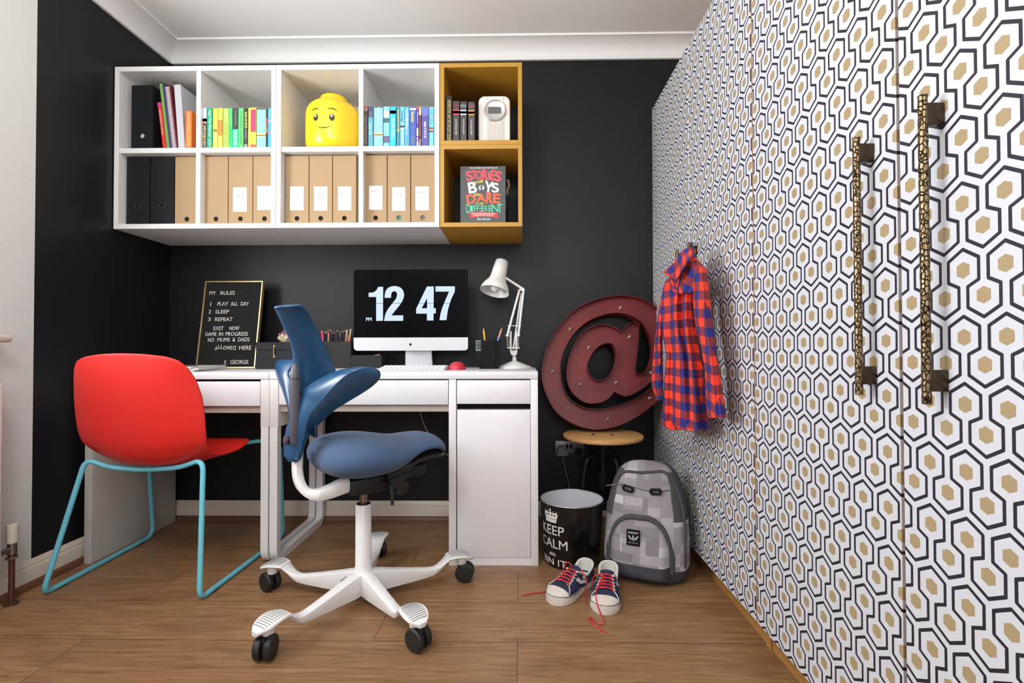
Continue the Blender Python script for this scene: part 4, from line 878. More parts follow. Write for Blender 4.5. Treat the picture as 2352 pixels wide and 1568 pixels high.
ap = [(0, .30), (.10, .34), (.22, .40), (.36, .38), (.50, .28), (.42, .16), (.38, .02), (.42, -.12), (.52, -.22), (.46, -.36), (.36, -.50), (.24, -.60), (.12, -.60), (0, -.55), (-.12, -.60), (-.26, -.58), (-.38, -.46), (-.50, -.24), (-.54, 0), (-.50, .20), (-.40, .34), (-.26, .40), (-.12, .36)]
lf = [(0, .42), (.03, .56), (.12, .68), (.24, .74), (.22, .60), (.14, .48)]
lo = C4(798, 1080); s_ = .0112
m = MB(); m.shape([[(lo.x+x*s_, lo.z+y*s_) for x, y in ap[::-1]]], FRONT((0, ym-.0002, 0)), .0004); m.shape([[(lo.x+x*s_, lo.z+y*s_) for x, y in lf]], FRONT((0, ym-.0002, 0)), .0004)
build('fruit_logo', m, BLK2, mc, 0)
m = MB(); m.lathe([(0, 0), (.0018, 0), (.0018, .0004), (0, .0004)], (*[C4(803, 258)[0], ym], C4(803, 258)[2]), (0, -1, 0), 12); build('webcam', m, M('webcam_lens', (40, 40, 48), .1), mc, 0)
# keyboard
kx0, kx1, ky0, ky1 = W(866, 846, -.42).x, W(1022, 846, -.42).x, -.425, -.305
kb = thing('keyboard', 'slim white and silver keyboard on the desk in front of the computer', 'keyboard', ((kx0+kx1)/2, (ky0+ky1)/2, ZD))
kz = lambda y: ZD+.006+(y-ky0)/(ky1-ky0)*.012
m = MB(); m.hexa([(kx0, ky0, ZD), (kx1, ky0, ZD), (kx1, ky1, ZD), (kx0, ky1, ZD), (kx0, ky0, kz(ky0)), (kx1, ky0, kz(ky0)), (kx1, ky1, kz(ky1)), (kx0, ky1, kz(ky1))], .002); build('body', m, ALU, kb, 30)
KEY = M('white_key', (228, 228, 230), .4); kproto = {}
rows = [14, 14, 14, 13, 12, 9]; pit = (kx1-kx0-.012)/14.2; rp = (ky1-ky0-.012)/6
for r in range(6):
    n = rows[r]; ws = [1]*n; tot = 14.2
    if r == 5: ws = [1, 1, 1, 1.2, 5.2, 1.2, 1.2, 1.3, 1.3]
    k_ = tot/sum(ws); x = kx0+.006
    for w_ in ws:
        w = pit*w_*k_; key = round(w, 5); yc_ = ky1-.006-rp*(r+.5); 
        if key not in kproto:
            m = MB(); m.box(-w/2+.0013, w/2-.0013, -rp/2+.0013, rp/2-.0013, 0, .0022, .0006, 1); kproto[key] = build('key', m, KEY, None, 0); kproto[key].parent = kb; o = kproto[key]
        else: o = kproto[key].copy(); COL.objects.link(o)
        o.location = V((x+w/2, yc_, kz(yc_)-.0002))-kb.location; x += w
# mouse
mo_ = W(1050.5, 846, -.33); m = MB(); secs = []
for i in range(9):
    z = sin(i/8*pi/2); k = max(.02, cos(i/8*pi/2))**.75; secs.append([(mo_.x+(.0355*k)*cos(q*pi/12), -.33+.052*k*sin(q*pi/12)-.004*z, ZD+.0335*z) for q in range(24)])
m.loft(secs); mouse = build('computer_mouse', m, M('red_mouse_plastic', (206, 48, 66), .4), None, 60); tag(mouse, 'red computer mouse on the desk right of the keyboard', 'mouse')
# pen holder
yp = -.245
def P6(x, y, yy=None): return W(1090+x/5.807, 580+y/5.807, yp if yy is None else yy)
px0, px1, pz1 = P6(92, 1300).x, P6(335, 1300).x, P6(200, 1168).z
ph = thing('pen_holder', 'black ribbed block pen holder beside the white desk lamp', 'pen holder', ((px0+px1)/2, yp+.03, ZD))
m = MB(); m.box(P6(66, 1500).x, P6(296, 1500).x, yp-.012, yp+.06, ZD, ZD+.009, .001, 1); m.box(P6(36, 1490).x, P6(320, 1490).x, yp-.008, yp+.062, ZD+.009, ZD+.017, .001, 1); build('base', m, BLK2, ph, 30)
m = MB(); hollow(m, px0, px1-.018, yp, yp+.055, ZD+.017, pz1, .003)
for i in range(7): xx = px0+.002+(px1-.02-px0)*i/6.4; m.box(xx-.0016, xx+.0016, yp-.0025, yp+.0004, ZD+.017, pz1-.002)
hollow(m, px1-.0178, px1, yp+.008, yp+.048, ZD+.017, pz1-.002, .0025); build('cup', m, BLK2, ph, 30)
m = MB(); xl = P6(5, 1300).x; hollow(m, xl, px0-.0004, yp+.005, yp+.04, ZD+.017, P6(50, 1310).z, .0025)
for i in range(5): m.box(xl, px0-.001, yp+.0035, yp+.0052, ZD+.024+i*.012, ZD+.028+i*.012)
build('side_pocket', m, BLK2, ph, 30)
rc_ = thing('remote_control', 'small grey remote with rows of black keys in the pen holder pocket', 'remote control', (P6(48, 1300).x, yp+.02, ZD+.02))
a, b = P6(12, 1400), P6(84, 1168)
m = MB(); m.box(a.x, b.x, yp+.016, yp+.028, ZD+.0198, b.z, .002); build('body', m, M('grey_remote', (124, 136, 142), .45), rc_, 30)
for i in range(4):
    for j in range(4):
        q = P6(25+i*15.5, 1192+j*28); m = MB(); m.box(q.x-.0019, q.x+.0019, yp+.0148, yp+.0162, q.z-.0032, q.z+.0032, .0004, 1); build('key', m, BLK2, rc_, 0)
pencil((P6(170, 1450).x, yp+.02, ZD+.0202), P6(117, 988, yp+.01), .0042, (232, 172, 44), 'yellow pencil with a dark point in the black pen holder', None, True, (70, 40, 40))
pencil((P6(205, 1450).x, yp+.035, ZD+.0202), P6(370, 990, yp+.03), .0045, (66, 110, 206), 'blue and orange pencil leaning right in the black pen holder', None, True, (60, 60, 70), (226, 122, 80))
# desk lamp
yl = -.165
def LP(x, y, dy=0): return P6(x, y, yl+dy)
LW_ = M('white_lamp_enamel', (228, 227, 222), .35)
lc = LP(532, 1500); lampb = thing('desk_lamp', 'white jointed desk lamp at the right end of the desk', 'lamp', (lc.x, yl, ZD))
m = MB(); m.lathe([(0, 0), (.079, 0), (.0795, .003), (.075, .008), (.045, .019), (.018, .030), (.0095, .033), (.0095, .052), (0, .052)], (lc.x, yl, ZD), seg=40); build('base', m, LW_, lampb, 50)
m = MB()
yz = [LP(482, 1045), LP(482, 1275), LP(495, 1345), LP(527, 1368), LP(553, 1345), LP(560, 1275), LP(556, 1045)]
m.tube(smoothpath(yz, 5), .0052, 10); m.obox(LP(524, 1335), (.011, 0, 0), (0, .004, 0), (0, 0, .011), .003); build('yoke', m, LW_, lampb, 50)
def bar(m, p, q, r=.0052, dp=0, dq=0): m.tube([LP(*p, dp), LP(*q, dq)], r, 10)
m = MB(); bar(m, (600, 495), (437, 1105), .0055, -.012, -.012); bar(m, (656, 490), (586, 1105), .0055, -.012, -.012); bar(m, (628, 540), (520, 1270), .0052, .016, .012)
bar(m, (440, 978), (622, 972), .0018, -.014, -.014); bar(m, (415, 1108), (460, 1108), .004, -.012, -.012); bar(m, (568, 1105), (606, 1105), .004, -.012, -.012); build('lower_arm', m, LW_, lampb, 50)
for (p, q, d) in (((437, 1125), (443, 1265), -.012), ((582, 1120), (585, 1262), -.012)):
    m = MB(); A, B = LP(*p, d), LP(*q, d); x, y = perp(B-A); m.tube([A+(B-A)*(i/120)+x*(.0042*cos(i*.9))+y*(.0042*sin(i*.9)) for i in range(121)], .0011, 5); m.tube([A, B], .003, 8); build('spring', m, M('steel_spring', (176, 178, 180), .3, .8), lampb, 50)
m = MB(); bar(m, (435, 1270), (600, 1270), .0035, -.012, -.012); bar(m, (505, 1278), (540, 1278), .005, .004, .004); build('spring_bracket', m, LW_, lampb, 50)
m = MB(); m.tube([LP(395, 325, .0), LP(652, 490, -.002)], .0062, 10); m.lathe([(0, -.013), (.007, -.013), (.007, .022), (0, .022)], LP(645, 495, -.002), (0, 1, 0), 14); bar(m, (600, 500), (660, 490), .006, -.006, -.006); build('upper_arm', m, LW_, lampb, 50)
A, B = LP(368, 112, .02), LP(262, 535, -.025); ax = (B-A).normalized(); ln = (B-A).length; k = ln/.157
m = MB(); m.lathe([(0, 0), (.026, 0), (.0295, .003), (.034, .05), (.0355, .082), (.042, .103), (.055, .121), (.0635, .138), (.0675, .157), (.0655, .157), (.061, .138), (.053, .122), (.040, .105), (.033, .084), (.031, .05), (.026, .01), (0, .008)], A, ax, 40); build('shade', m, LW_, lampb, 50)
m = MB(); c_ = A+ax*.09; m.lathe([(0, 0), (.012, 0), (.013, .02), (.02, .035), (.024, .048), (.018, .06), (0, .066)], c_, ax, 20); build('bulb', m, M('opal_bulb', (236, 236, 230), .2), lampb, 60)
# ------------------------------------------------------------------ red side chair on a blue sled base
REDP = M('red_polypropylene', (220, 38, 31), .45, var=.015)
TURQ = M('turquoise_tube', (104, 186, 204), .35, var=.02)
RUB = M('black_rubber', (18, 18, 19), .6)
rc0 = V((.405, -.52, 0)); rch = thing('side_chair', 'red plastic shell chair on a turquoise sled base at the smaller desk', 'chair', rc0)
def lerp_tab(tab, v):
    for (a, *p), (b, *q) in zip(tab, tab[1:]):
        if a <= v <= b:
            t = (v-a)/(b-a) if b > a else 0; return [x+(y-x)*t for x, y in zip(p, q)]
    return list(tab[-1][1:])
# profile: v, forward d, height z, half width, wrap forward of the sides, rise of the sides
PR = [(0, -.262, .826, .105, .010, -.010), (.025, -.262, .822, .150, .018, -.010), (.07, -.261, .806, .182, .026, -.006), (.13, -.258, .776, .203, .036, -.002), (.2, -.252, .735, .219, .046, 0), (.3, -.241, .675, .232, .050, 0),
      (.4, -.228, .612, .235, .046, 0), (.48, -.216, .553, .234, .042, 0), (.55, -.202, .502, .228, .042, .006), (.61, -.180, .460, .214, .046, .020), (.67, -.145, .428, .208, .046, .034), (.73, -.095, .416, .208, .032, .034), (.8, -.02, .418, .214, .012, .026), (.87, .060, .426, .219, 0, .020), (.93, .135, .447, .212, -.006, .014), (.97, .182, .459, .190, -.012, .006), (1, .203, .458, .150, -.018, 0)]
ang = radians(-1.5); cx0, cy0 = .418, -.540
def shell(u, v):
    d, z, w, wr, ri = lerp_tab(PR, v); t = (u-.5)*2; x = t*w; d2 = d+wr*abs(t)**2.4; z2 = z+ri*abs(t)**2.6
    if v < .1: z2 -= .0*t
    return V((cx0+x*cos(ang)-d2*sin(ang), cy0+x*sin(ang)+d2*cos(ang), z2))
m = MB(); m.sheet(shell, 20, 44, .0085); build('seat_shell', m, REDP, rch, 60, subsurf=1)
TR = .0088
def FLp(px, py): p = U(px, py, 'z', TR); return p
nl, nr_ = FLp(98, 1364), FLp(458, 1376); fl_, fr_ = V((.103, -.235, TR)), V((.690, -.240, TR))
tl_, tr_ = W(197, 1050, -.700), W(467, 1050, -.700); tl_.z = tr_.z = .452
mid = W(331, 1080, -.665); mid.z = .4035
q1, q2_ = W(250, 1064, -.68), W(415, 1064, -.68); q1.z = q2_.z = .416
ft_l, ft_r = V((.165, -.33, .430)), V((.668, -.30, .444))
m = MB()
pts = fillet([V((cx0-.02, -.36, .421)), ft_l+V((.03, 0, 0)), ft_l+V((-.045, .035, -.02)), fl_, nl], .05, 7)[:-1]
pts += fillet([fl_*.5+nl*.5, nl, tl_], .035, 7)[1:-1]
pts += fillet([nl*.4+tl_*.6, tl_, q1, mid, q2_, tr_, nr_*.4+tr_*.6], .045, 7)[1:-1]
pts += fillet([tr_*.5+nr_*.5, nr_, nr_*.5+fr_*.5], .035, 7)[1:-1]
pts += fillet([nr_, fr_, ft_r+V((.02, .03, -.02)), ft_r+V((-.04, 0, 0)), V((cx0+.02, -.36, .421))], .05, 7)[1:]
m.tube(pts, TR, 12); build('sled_frame', m, TURQ, rch, 60)
for a, b in ((nl, fl_), (nr_, fr_)):
    for t in (.13, .86):
        p = a+(b-a)*t; d = (b-a).normalized(); m = MB(); m.obox(p+V((0, 0, -TR+.0040)), d*.016, d.cross(V((0, 0, 1)))*.0075, (0, 0, .0039), .001, 1); build('glide', m, RUB, rch, 30)
# ------------------------------------------------------------------ blue saddle office chair
BLUE = M('blue_satin_plastic', (28, 72, 108), .32, var=.03, spec=.5, coat=.2); FAB = M('blue_wool_fabric', (62, 84, 114), .9, var=.08, vs=400, bump=.25, bs=900, sheen=.08)
WPL = M('white_painted_metal', (226, 224, 222), .32); GREY = M('grey_soft_plastic', (74, 74, 84), .42); BPL = M('black_nylon', (22, 22, 23), .5)
C0 = V((1.220, -.785, 0)); oc = thing('office_chair', 'blue saddle-seat office chair on a white five-star base in front of the desk', 'chair', C0)
PH = radians(40); FW_ = V((cos(PH), sin(PH), 0)); RT = V((sin(PH), -cos(PH), 0)); UP = V((0, 0, 1))
R5 = .345; A5 = [radians(a) for a in (25.5, 97, 169, 241, 311.5)]
m = MB()
m.lathe([(0, .062), (.030, .062), (.036, .075), (.036, .09), (.030, .108), (.0262, .118), (.0255, .32), (.0235, .3225), (.0235, .318), (0, .318)], C0, seg=32); build('column', m, WPL, oc, 40)
m = MB(); m.lathe([(0, .3), (.0225, .3), (.0225, .3245), (.0135, .3245), (.0135, .3), (0, .3)], C0, seg=24); build('column_collar', m, BPL, oc, 40)
m = MB(); m.lathe([(0, .31), (.0125, .31), (.0125, .372), (0, .372)], C0, seg=20); build('gas_lift', m, M('steel_piston', (150, 140, 130), .2, 1), oc, 40)
GRIP = M('grey_grip', (150, 150, 150), .6)
for a in A5:
    d = V((cos(a), sin(a), 0)); n = V((-sin(a), cos(a), 0))
    # blade: radius, top z, bottom z, half width top
    st = [(.018, .105, .030, .024), (.05, .100, .029, .0225), (.10, .090, .032, .020), (.16, .079, .036, .018), (.215, .070, .040, .0165), (.24, .0685, .044, .0170), (.258, .074, .055, .019), (.276, .086, .070, .022), (.29, .0965, .083, .026)]
    secs = []
    for r, zt_, zb_, w in st:
        c = C0+d*r; secs.append([c+n*(w*.72)+UP*zb_, c+n*w+UP*(zb_+(zt_-zb_)*.55), c+n*(w*.9)+UP*(zt_-.004), c+n*(w*.45)+UP*zt_, c-n*(w*.45)+UP*zt_, c-n*(w*.9)+UP*(zt_-.004), c-n*w+UP*(zb_+(zt_-zb_)*.55), c-n*(w*.72)+UP*zb_])
    # foot plate
    for q in range(0, 9):
        t = q/8; r = .290+.095*t; w = .026+(.0375-.026)*sin(min(1, t*2)*pi/2) if t < .5 else .0375*sqrt(max(.03, 1-((t-.5)/.52)**2.2)); zt_ = .0965+.0135*sin(pi*(.15+.75*t))-.004-.012*t*t; zb_ = zt_-.012
        c = C0+d*r; secs.append([c+n*(w*.8)+UP*zb_, c+n*w+UP*(zb_+.005), c+n*(w*.95)+UP*(zt_-.002), c+n*(w*.45)+UP*zt_, c-n*(w*.45)+UP*zt_, c-n*(w*.95)+UP*(zt_-.002), c-n*w+UP*(zb_+.005), c-n*(w*.8)+UP*zb_])
    m = MB(); m.loft(secs); m.lathe([(0, .062), (.0165, .062), (.0185, .085), (.0185, .095), (0, .095)], C0+d*R5, seg=20); arm = build('base_arm', m, WPL, oc, 45)
    m = MB()
    for k in range(11):
        t = .12+.072*k; r = .290+.095*t; w = .0375*sqrt(max(.05, 1-((t-.5)/.6)**2))*.80; zt_ = .0965+.0135*sin(pi*(.15+.75*t))-.004-.012*t*t
        m.tube([C0+d*r+n*(w*.96)+UP*(zt_-.0015), C0+d*r+n*(w*.5)+UP*(zt_+.0004), C0+d*r-n*(w*.5)+UP*(zt_+.0004), C0+d*r-n*(w*.96)+UP*(zt_-.0015)], .0014, 6)
    g = build('grip_ribs', m, GRIP, arm, 40)
    cw = C0+d*R5; ca_ = a+{0: -.5, 1: .6, 2: -.35, 3: .55, 4: .25}[A5.index(a)]; dx = V((cos(ca_), sin(ca_), 0)); ax_ = V((-sin(ca_), cos(ca_), 0)); wc = cw+dx*.012
    cs = MB()
    for s in (-1, 1):
        cs.lathe([(0, 0), (.022, 0), (.0305, .003), (.0325, .007), (.0325, .017), (.029, .021), (.018, .0225), (0, .0225)], wc+ax_*(s*.003)+UP*.0325, ax_*s, 24)
    cs.obox(wc+UP*.036, dx*.018, ax_*.0028, UP*.026, .002, 1); cs.lathe([(0, .055), (.014, .055), (.0145, .066), (0, .066)], cw, seg=16); cs.tube([wc+ax_*.024+UP*.0325, wc-ax_*.024+UP*.0325], .006, 10)
    build('caster', cs, BPL, oc, 40)
# badge on the near arm
d = V((cos(A5[3]), sin(A5[3]), 0)); n = V((-sin(A5[3]), cos(A5[3]), 0)); c = C0+d*.062-n*.0215+UP*.0895
m = MB(); sl = (d*.05+UP*-.010).normalized(); fr = frame(c, sl, (UP*.55-n*.8).normalized()); mbx = m.obox(c, sl*.012, fr[2]*.0042, fr[3]*.0014); m.m = 1; m.text('HÅG', (c+fr[3]*.0014, fr[1], fr[2], fr[3]), .018, .0055, .0003); build('badge', m, [BPL, M('pale_print', (190, 190, 190), .5)], oc, 0)
# mechanism and levers
def oloc(f, r, z): return C0+FW_*f+RT*r+UP*z
m = MB(); m.obox(oloc(.012, 0, .392), FW_*.073, RT*.05, UP*.026, .008); m.obox(oloc(.02, 0, .372), FW_*.05, RT*.035, UP*.012, .005)
m.obox(oloc(.13, .01, .418), FW_*.075, RT*.055, UP*.02, .012); build('tilt_mechanism', m, BPL, oc, 40)
m = MB(); m.tube(smoothpath([oloc(.045, .05, .40), oloc(.047, .085, .40), oloc(.05, .105, .385), oloc(.05, .112, .345), oloc(.05, .113, .335)], 6), .0055, 8); build('lever', m, BPL, oc, 50)
m = MB(); m.loft([[oloc(f, r, z) for f, z in ((.06, .405), (.16, .425), (.155, .415), (.10, .385), (.06, .365))] for r in (.06, .068)]); build('lever', m, BPL, oc, 40)
m = MB(); m.lathe([(0, 0), (.024, 0), (.026, .006), (.022, .016), (0, .017)], oloc(.11, .052, .37), RT, 20); build('tension_knob', m, M('brown_black_knob', (34, 26, 24), .4), oc, 40)
# white J arm carrying the back
def Z6(x, y, Y): return W(560+x/3.136, 680+y/3.136, Y)
jp = [(388, 1090, -.893), (386, 1180, -.893), (388, 1280, -.896), (410, 1360, -.90), (458, 1412, -.90), (530, 1428, -.895), (610, 1408, -.875), (690, 1375, -.855), (752, 1350, -.836)]
J = smoothpath([Z6(*p) for p in jp], 5); m = MB(); secs = []
for i, p in enumerate(J):
    dd = (J[min(i+1, len(J)-1)]-J[max(i-1, 0)]).normalized(); sd = RT; nn = dd.cross(sd).normalized(); w = .0205; t_ = .0135+.009*min(1, max(0, (i-18)/18))
    secs.append([p+sd*(w*x)+nn*(t_*y) for x, y in ((1, .55), (.7, 1), (-.7, 1), (-1, .55), (-1, -.55), (-.7, -1), (.7, -1), (1, -.55))])
m.loft(secs); build('back_arm', m, WPL, oc, 45)
# grey adjuster post and knob
pp = [(371, 490, -.925), (371, 520, -.93), (370, 590, -.932), (371, 700, -.932), (371, 900, -.932), (368, 1030, -.93), (366, 1062, -.928)]
m = MB(); P_ = [Z6(*p) for p in pp]; rr2 = [.007, .0135, .0158, .0165, .0168, .0155, .0125]
m.tube(P_, rr2, 18); build('adjuster_post', m, GREY, oc, 50)
m = MB(); a = Z6(371, 592, -.932); m.tube([a+UP*.001, a-UP*.0015], .0162, 18); build('post_seam', m, BPL, oc, 50)
m = MB(); k0 = Z6(303, 1035, -.935); kd = (V((-.75, -.62, .1))).normalized(); m.tube([Z6(345, 1035, -.925), k0], .006, 10); build('knob_stem', m, BPL, oc, 50)
m = MB(); m.lathe([(0, -.004), (.0125, -.004), (.0135, 0), (.0125, .005), (0, .006)], k0, kd, 22, 1, 1); build('height_knob', m, M('plum_grey_knob', (84, 66, 80), .35), oc, 50)
# blue back shell: spine, two wings, lower tab in one piece
def strip(m, A, B, n=5, th=.010, bulge=0, sub=4):
    A = smoothpath(A, sub); B = smoothpath(B, sub); k = len(A)-1
    def fn(u, v):
        i = min(k, int(round(u*k))); p = A[i]*(1-v)+B[i]*v; b = bulge(u) if callable(bulge) else bulge
        return p+V((-.35, -.9, 0))*(b*4*v*(1-v))
    m.sheet(fn, k, n, th)
    rim = [fn(i/k, 0) for i in range(k+1)]+[fn(1, j/n) for j in range(1, n)]+[fn(i/k, 1) for i in range(k, -1, -1)]+[fn(0, j/n) for j in range(n-1, 0, -1)]
    m.tube(rim, th*.56, 8, True)
z6 = lambda L: [Z6(*p) for p in L]
m = MB()
strip(m, z6([(229, 84, -1.0), (238, 96, -.985), (262, 145, -.965), (300, 222, -.94), (340, 310, -.915), (362, 390, -.90), (366, 460, -.89), (368, 540, -.885), (380, 650, -.88), (400, 740, -.88)]),
         z6([(402, 70, -.985), (418, 80, -.975), (460, 130, -.945), (500, 205, -.915), (545, 300, -.885), (585, 390, -.862), (622, 470, -.845), (652, 545, -.835), (640, 640, -.835), (570, 740, -.84)]), 10, .0095, lambda u: .010+.030*sin(pi*min(1, u*1.1)))
T_ = z6([(300, 1150, -.918), (298, 1080, -.918), (318, 950, -.918), (372, 830, -.918), (425, 700, -.918), (448, 668, -.925), (545, 606, -.945), (660, 552, -.96), (790, 521, -.965), (900, 520, -.965), (955, 538, -.965), (972, 552, -.962)])
E_ = z6([(395, 1172, -.925), (412, 1090, -.93), (436, 985, -.938), (470, 868, -.95), (530, 785, -.965), (590, 720, -.985), (662, 640, -1.0), (752, 562, -1.01), (845, 524, -1.0), (915, 522, -.985), (962, 540, -.97), (974, 555, -.962)])
L_ = z6([(402, 1165, -.915), (424, 1090, -.90), (462, 1000, -.895), (530, 922, -.90), (596, 858, -.915), (660, 805, -.93), (745, 752, -.945), (840, 695, -.95), (915, 645, -.955), (962, 600, -.96), (974, 575, -.963), (975, 558, -.962)])
strip(m, T_, E_, 5, .0085, .006); strip(m, E_, L_, 5, .0085, .012)
strip(m, z6([(322, 1180, -.92), (300, 1120, -.92), (302, 1060, -.92), (316, 940, -.915)]), z6([(384, 1186, -.92), (398, 1150, -.925), (408, 1090, -.928), (432, 985, -.935)]), 4, .0085)
strip(m, z6([(258, 468, -.80), (238, 490, -.81), (236, 530, -.82), (252, 590, -.84), (285, 670, -.87), (318, 770, -.90), (335, 860, -.912)]),
         z6([(362, 466, -.86), (352, 490, -.87), (328, 525, -.875), (316, 560, -.88), (332, 610, -.89), (350, 680, -.90), (372, 800, -.915)]), 5, .0085, .008)
build('back_shell', m, BLUE, oc, 50)
m = MB(); m.obox(Z6(485, 955, -.87), FW_*.006+V((0, 0, 0)), RT*.05, UP*.022, .006); build('lumbar_tab', m, M('dark_blue_plastic', (22, 44, 78), .4), oc, 40)
# saddle seat
SP = [(-.215, .07, .505, .482), (-.205, .125, .528, .462), (-.18, .168, .548, .444), (-.13, .198, .560, .430), (-.07, .207, .5625, .426), (-.01, .203, .558, .430), (.04, .190, .549, .440), (.085, .168, .541, .460), (.125, .148, .538, .484), (.17, .138, .540, .498), (.215, .134, .541, .499), (.25, .128, .537, .490), (.275, .112, .526, .476), (.290, .07, .506, .480)]
m = MB(); secs = []
for f, w, zt_, zb_ in SP:
    f = .86*f+.012; w *= .93
    zc_, h = (zt_+zb_)/2, (zt_-zb_)/2; s_ = []
    for q in range(28):
        t = 2*pi*q/28; c_, sn = cos(t), sin(t); xx = w*math.copysign(abs(c_)**.8, c_); zz = h*math.copysign(abs(sn)**.85, sn)
        dr = .016*max(0, min(1, (f+.02)/.12)) ; zz -= dr*(abs(xx)/max(w, .01))**2.2*.9
        s_.append(oloc(f+.012, xx, zc_+zz))
    secs.append(s_)
m.loft(secs); build('seat_cushion', m, FAB, oc, 60, subsurf=1)
m = MB(); secs = []
for f, w, z in ((.03, .05, .437), (.06, .10, .450), (.10, .122, .468), (.15, .122, .482), (.19, .118, .484), (.225, .108, .482), (.25, .08, .478)):
    secs.append([oloc(f+.012, w*x, z+.014*(1-abs(x)**2)*0+(y)-.012*abs(x)**2) for x, y in ((1, .006), (.5, .012), (-.5, .012), (-1, .006), (-1, -.006), (-.4, -.022), (.4, -.022), (1, -.006))])
m.loft(secs); build('seat_pan', m, M('black_brown_pan', (28, 24, 24), .5), oc, 50)
# ------------------------------------------------------------------ stool and marquee sign
stc = V((2.104, -.27, 0)); SZ = .468
sto = thing('stool', 'stool with a round pale wood seat and black metal legs, under the red sign', 'stool', stc)
m = MB(); m.lathe([(0, SZ-.021), (.160, SZ-.021), (.169, SZ-.018), (.1725, SZ-.011), (.1715, SZ-.004), (.164, SZ), (0, SZ-.001)], stc, seg=48); build('seat', m, wood('stool_oak', (170, 118, 62), (222, 178, 116), (2.5, 22, 22)), sto, 50)
BM = M('black_iron', (15, 15, 16), .5, .4)
for a, b in ((-.045, -.02), (.035, -.03)):
    m = MB(); m.lathe([(0, SZ-.0008), (.007, SZ-.0008), (.0065, SZ+.002), (0, SZ+.0026)], stc+V((a, b, 0)), seg=14); build('screw', m, BM, sto, 40)
m = MB(); m.lathe([(0, .14), (.014, .14), (.014, SZ-.0215), (.05, SZ-.0213), (.05, SZ-.021), (0, SZ-.021)], stc, seg=18); m.lathe([(0, .23), (.024, .23), (.024, .30), (0, .30)], stc, seg=18); build('column', m, BM, sto, 40)
for k in range(4):
    a = radians(30+90*k); d = V((cos(a), sin(a), 0)); m = MB()
    m.tube(smoothpath([stc+d*.016+UP*.345, stc+d*.07+UP*.372, stc+d*.095+UP*.338, stc+d*.113+UP*.22, stc+d*.125+UP*.09, stc+d*.130+UP*.0081], 6), .008, 10); build('leg', m, BM, sto, 60)
m = MB(); m.tube([stc+V((.114*cos(q*pi/18), .114*sin(q*pi/18), .20)) for q in range(36)], .006, 8, True); build('foot_ring', m, BM, sto, 60)
PO, PT = W(1381, 987, -.245), W(1381, 681, -.065); PO.z = SZ-.004
PUV = (PT-PO).normalized(); PN = V((1, 0, 0)).cross(PUV).normalized()
if PN.y > 0: PN = -PN
def onpl(px, py, o, n):
    d = CF+CR*((px-1176)/FPX)-CU*((py-784)/FPX); return CAM+d*((o-CAM).dot(n)/d.dot(n))
def sg(p): q = onpl(1225+p[0]/3.92, 660+p[1]/3.92, PO, PN)-PO; return (min(q.x, 2.388-PO.x), q.dot(PUV))
ATO = [(1058, 903), (1100, 925), (1135, 975), (1145, 1012), (1085, 1062), (960, 1160), (780, 1246), (610, 1276), (500, 1265), (330, 1200), (180, 1080), (75, 880), (50, 680), (120, 430), (300, 200), (500, 105), (700, 75), (900, 105), (1050, 195), (1112, 290), (1140, 420), (1147, 560), (1142, 680), (1122, 765), (1092, 825), (1060, 850), (960, 930), (860, 980), (800, 985), (750, 965)]
ATI = [(680, 985), (620, 1025), (540, 1040), (450, 1025), (380, 980), (310, 900), (275, 780), (280, 660), (310, 540), (370, 430), (450, 360), (540, 330), (620, 335), (690, 360)]
ATS = [(768, 372), (805, 338), (862, 315)]
ATR = [(940, 798), (985, 770), (1020, 690), (1035, 600), (1020, 500), (985, 410), (930, 330), (860, 280), (780, 245), (680, 232), (580, 245), (450, 290), (340, 380), (260, 500), (220, 620), (215, 720), (240, 850), (300, 970), (390, 1045), (500, 1085), (640, 1090), (760, 1068), (880, 1028), (1000, 955)]
loopA = sm2(ATO, 5)+[(712, 942)]+sm2(ATI, 5)+[(750, 405)]+sm2(ATS, 5)+[(905, 345), (907, 500), (895, 700), (890, 760), (905, 788)]+sm2(ATR, 5)
loopH = sm2([(625, 500), (560, 520), (500, 580), (462, 660), (458, 720), (490, 790), (550, 830), (600, 830), (650, 800), (690, 730), (710, 640), (705, 570), (675, 515), (645, 502)], 5)
LA, LH = [sg(p) for p in loopA], [sg(p) for p in loopH]
sign = thing('marquee_sign', 'large dark red metal at-sign marquee light standing on the stool', 'sign', PO)
REDM, Nn, kk, bb = nodes('aged_red_metal')
tc = Nn.new('ShaderNodeTexCoord'); nz = Nn.new('ShaderNodeTexNoise'); nz.inputs['Scale'].default_value = 7; nz.inputs['Detail'].default_value = 6; kk(tc.outputs['Object'], nz.inputs['Vector'])
kk(mixc(Nn, kk, nz.outputs['Fac'], L((78, 16, 18)), L((128, 38, 40))), bb.inputs['Base Color']); bb.inputs['Roughness'].default_value = .45; bb.inputs['Metallic'].default_value = .15
m = MB(); m.shape([LA, LH], (PO-PN*.030, V((1, 0, 0)), PUV, PN), .002); build('face_plate', m, REDM, sign, 0)
def wall(m, lp, sgn):
    P = [PO+V((1, 0, 0))*x+PUV*y for x, y in lp]; n = len(P); secs = []
    for i in range(n):
        d = (P[(i+1) % n]-P[i-1]).normalized(); o = d.cross(PN)*sgn
        secs.append([P[i], P[i]+o*.0022, P[i]+o*.0022-PN*.045, P[i]-PN*.045])
    m.loft(secs, True, False, True)
m = MB(); wall(m, LA, 1); wall(m, LH, 1); build('rim', m, REDM, sign, 30)
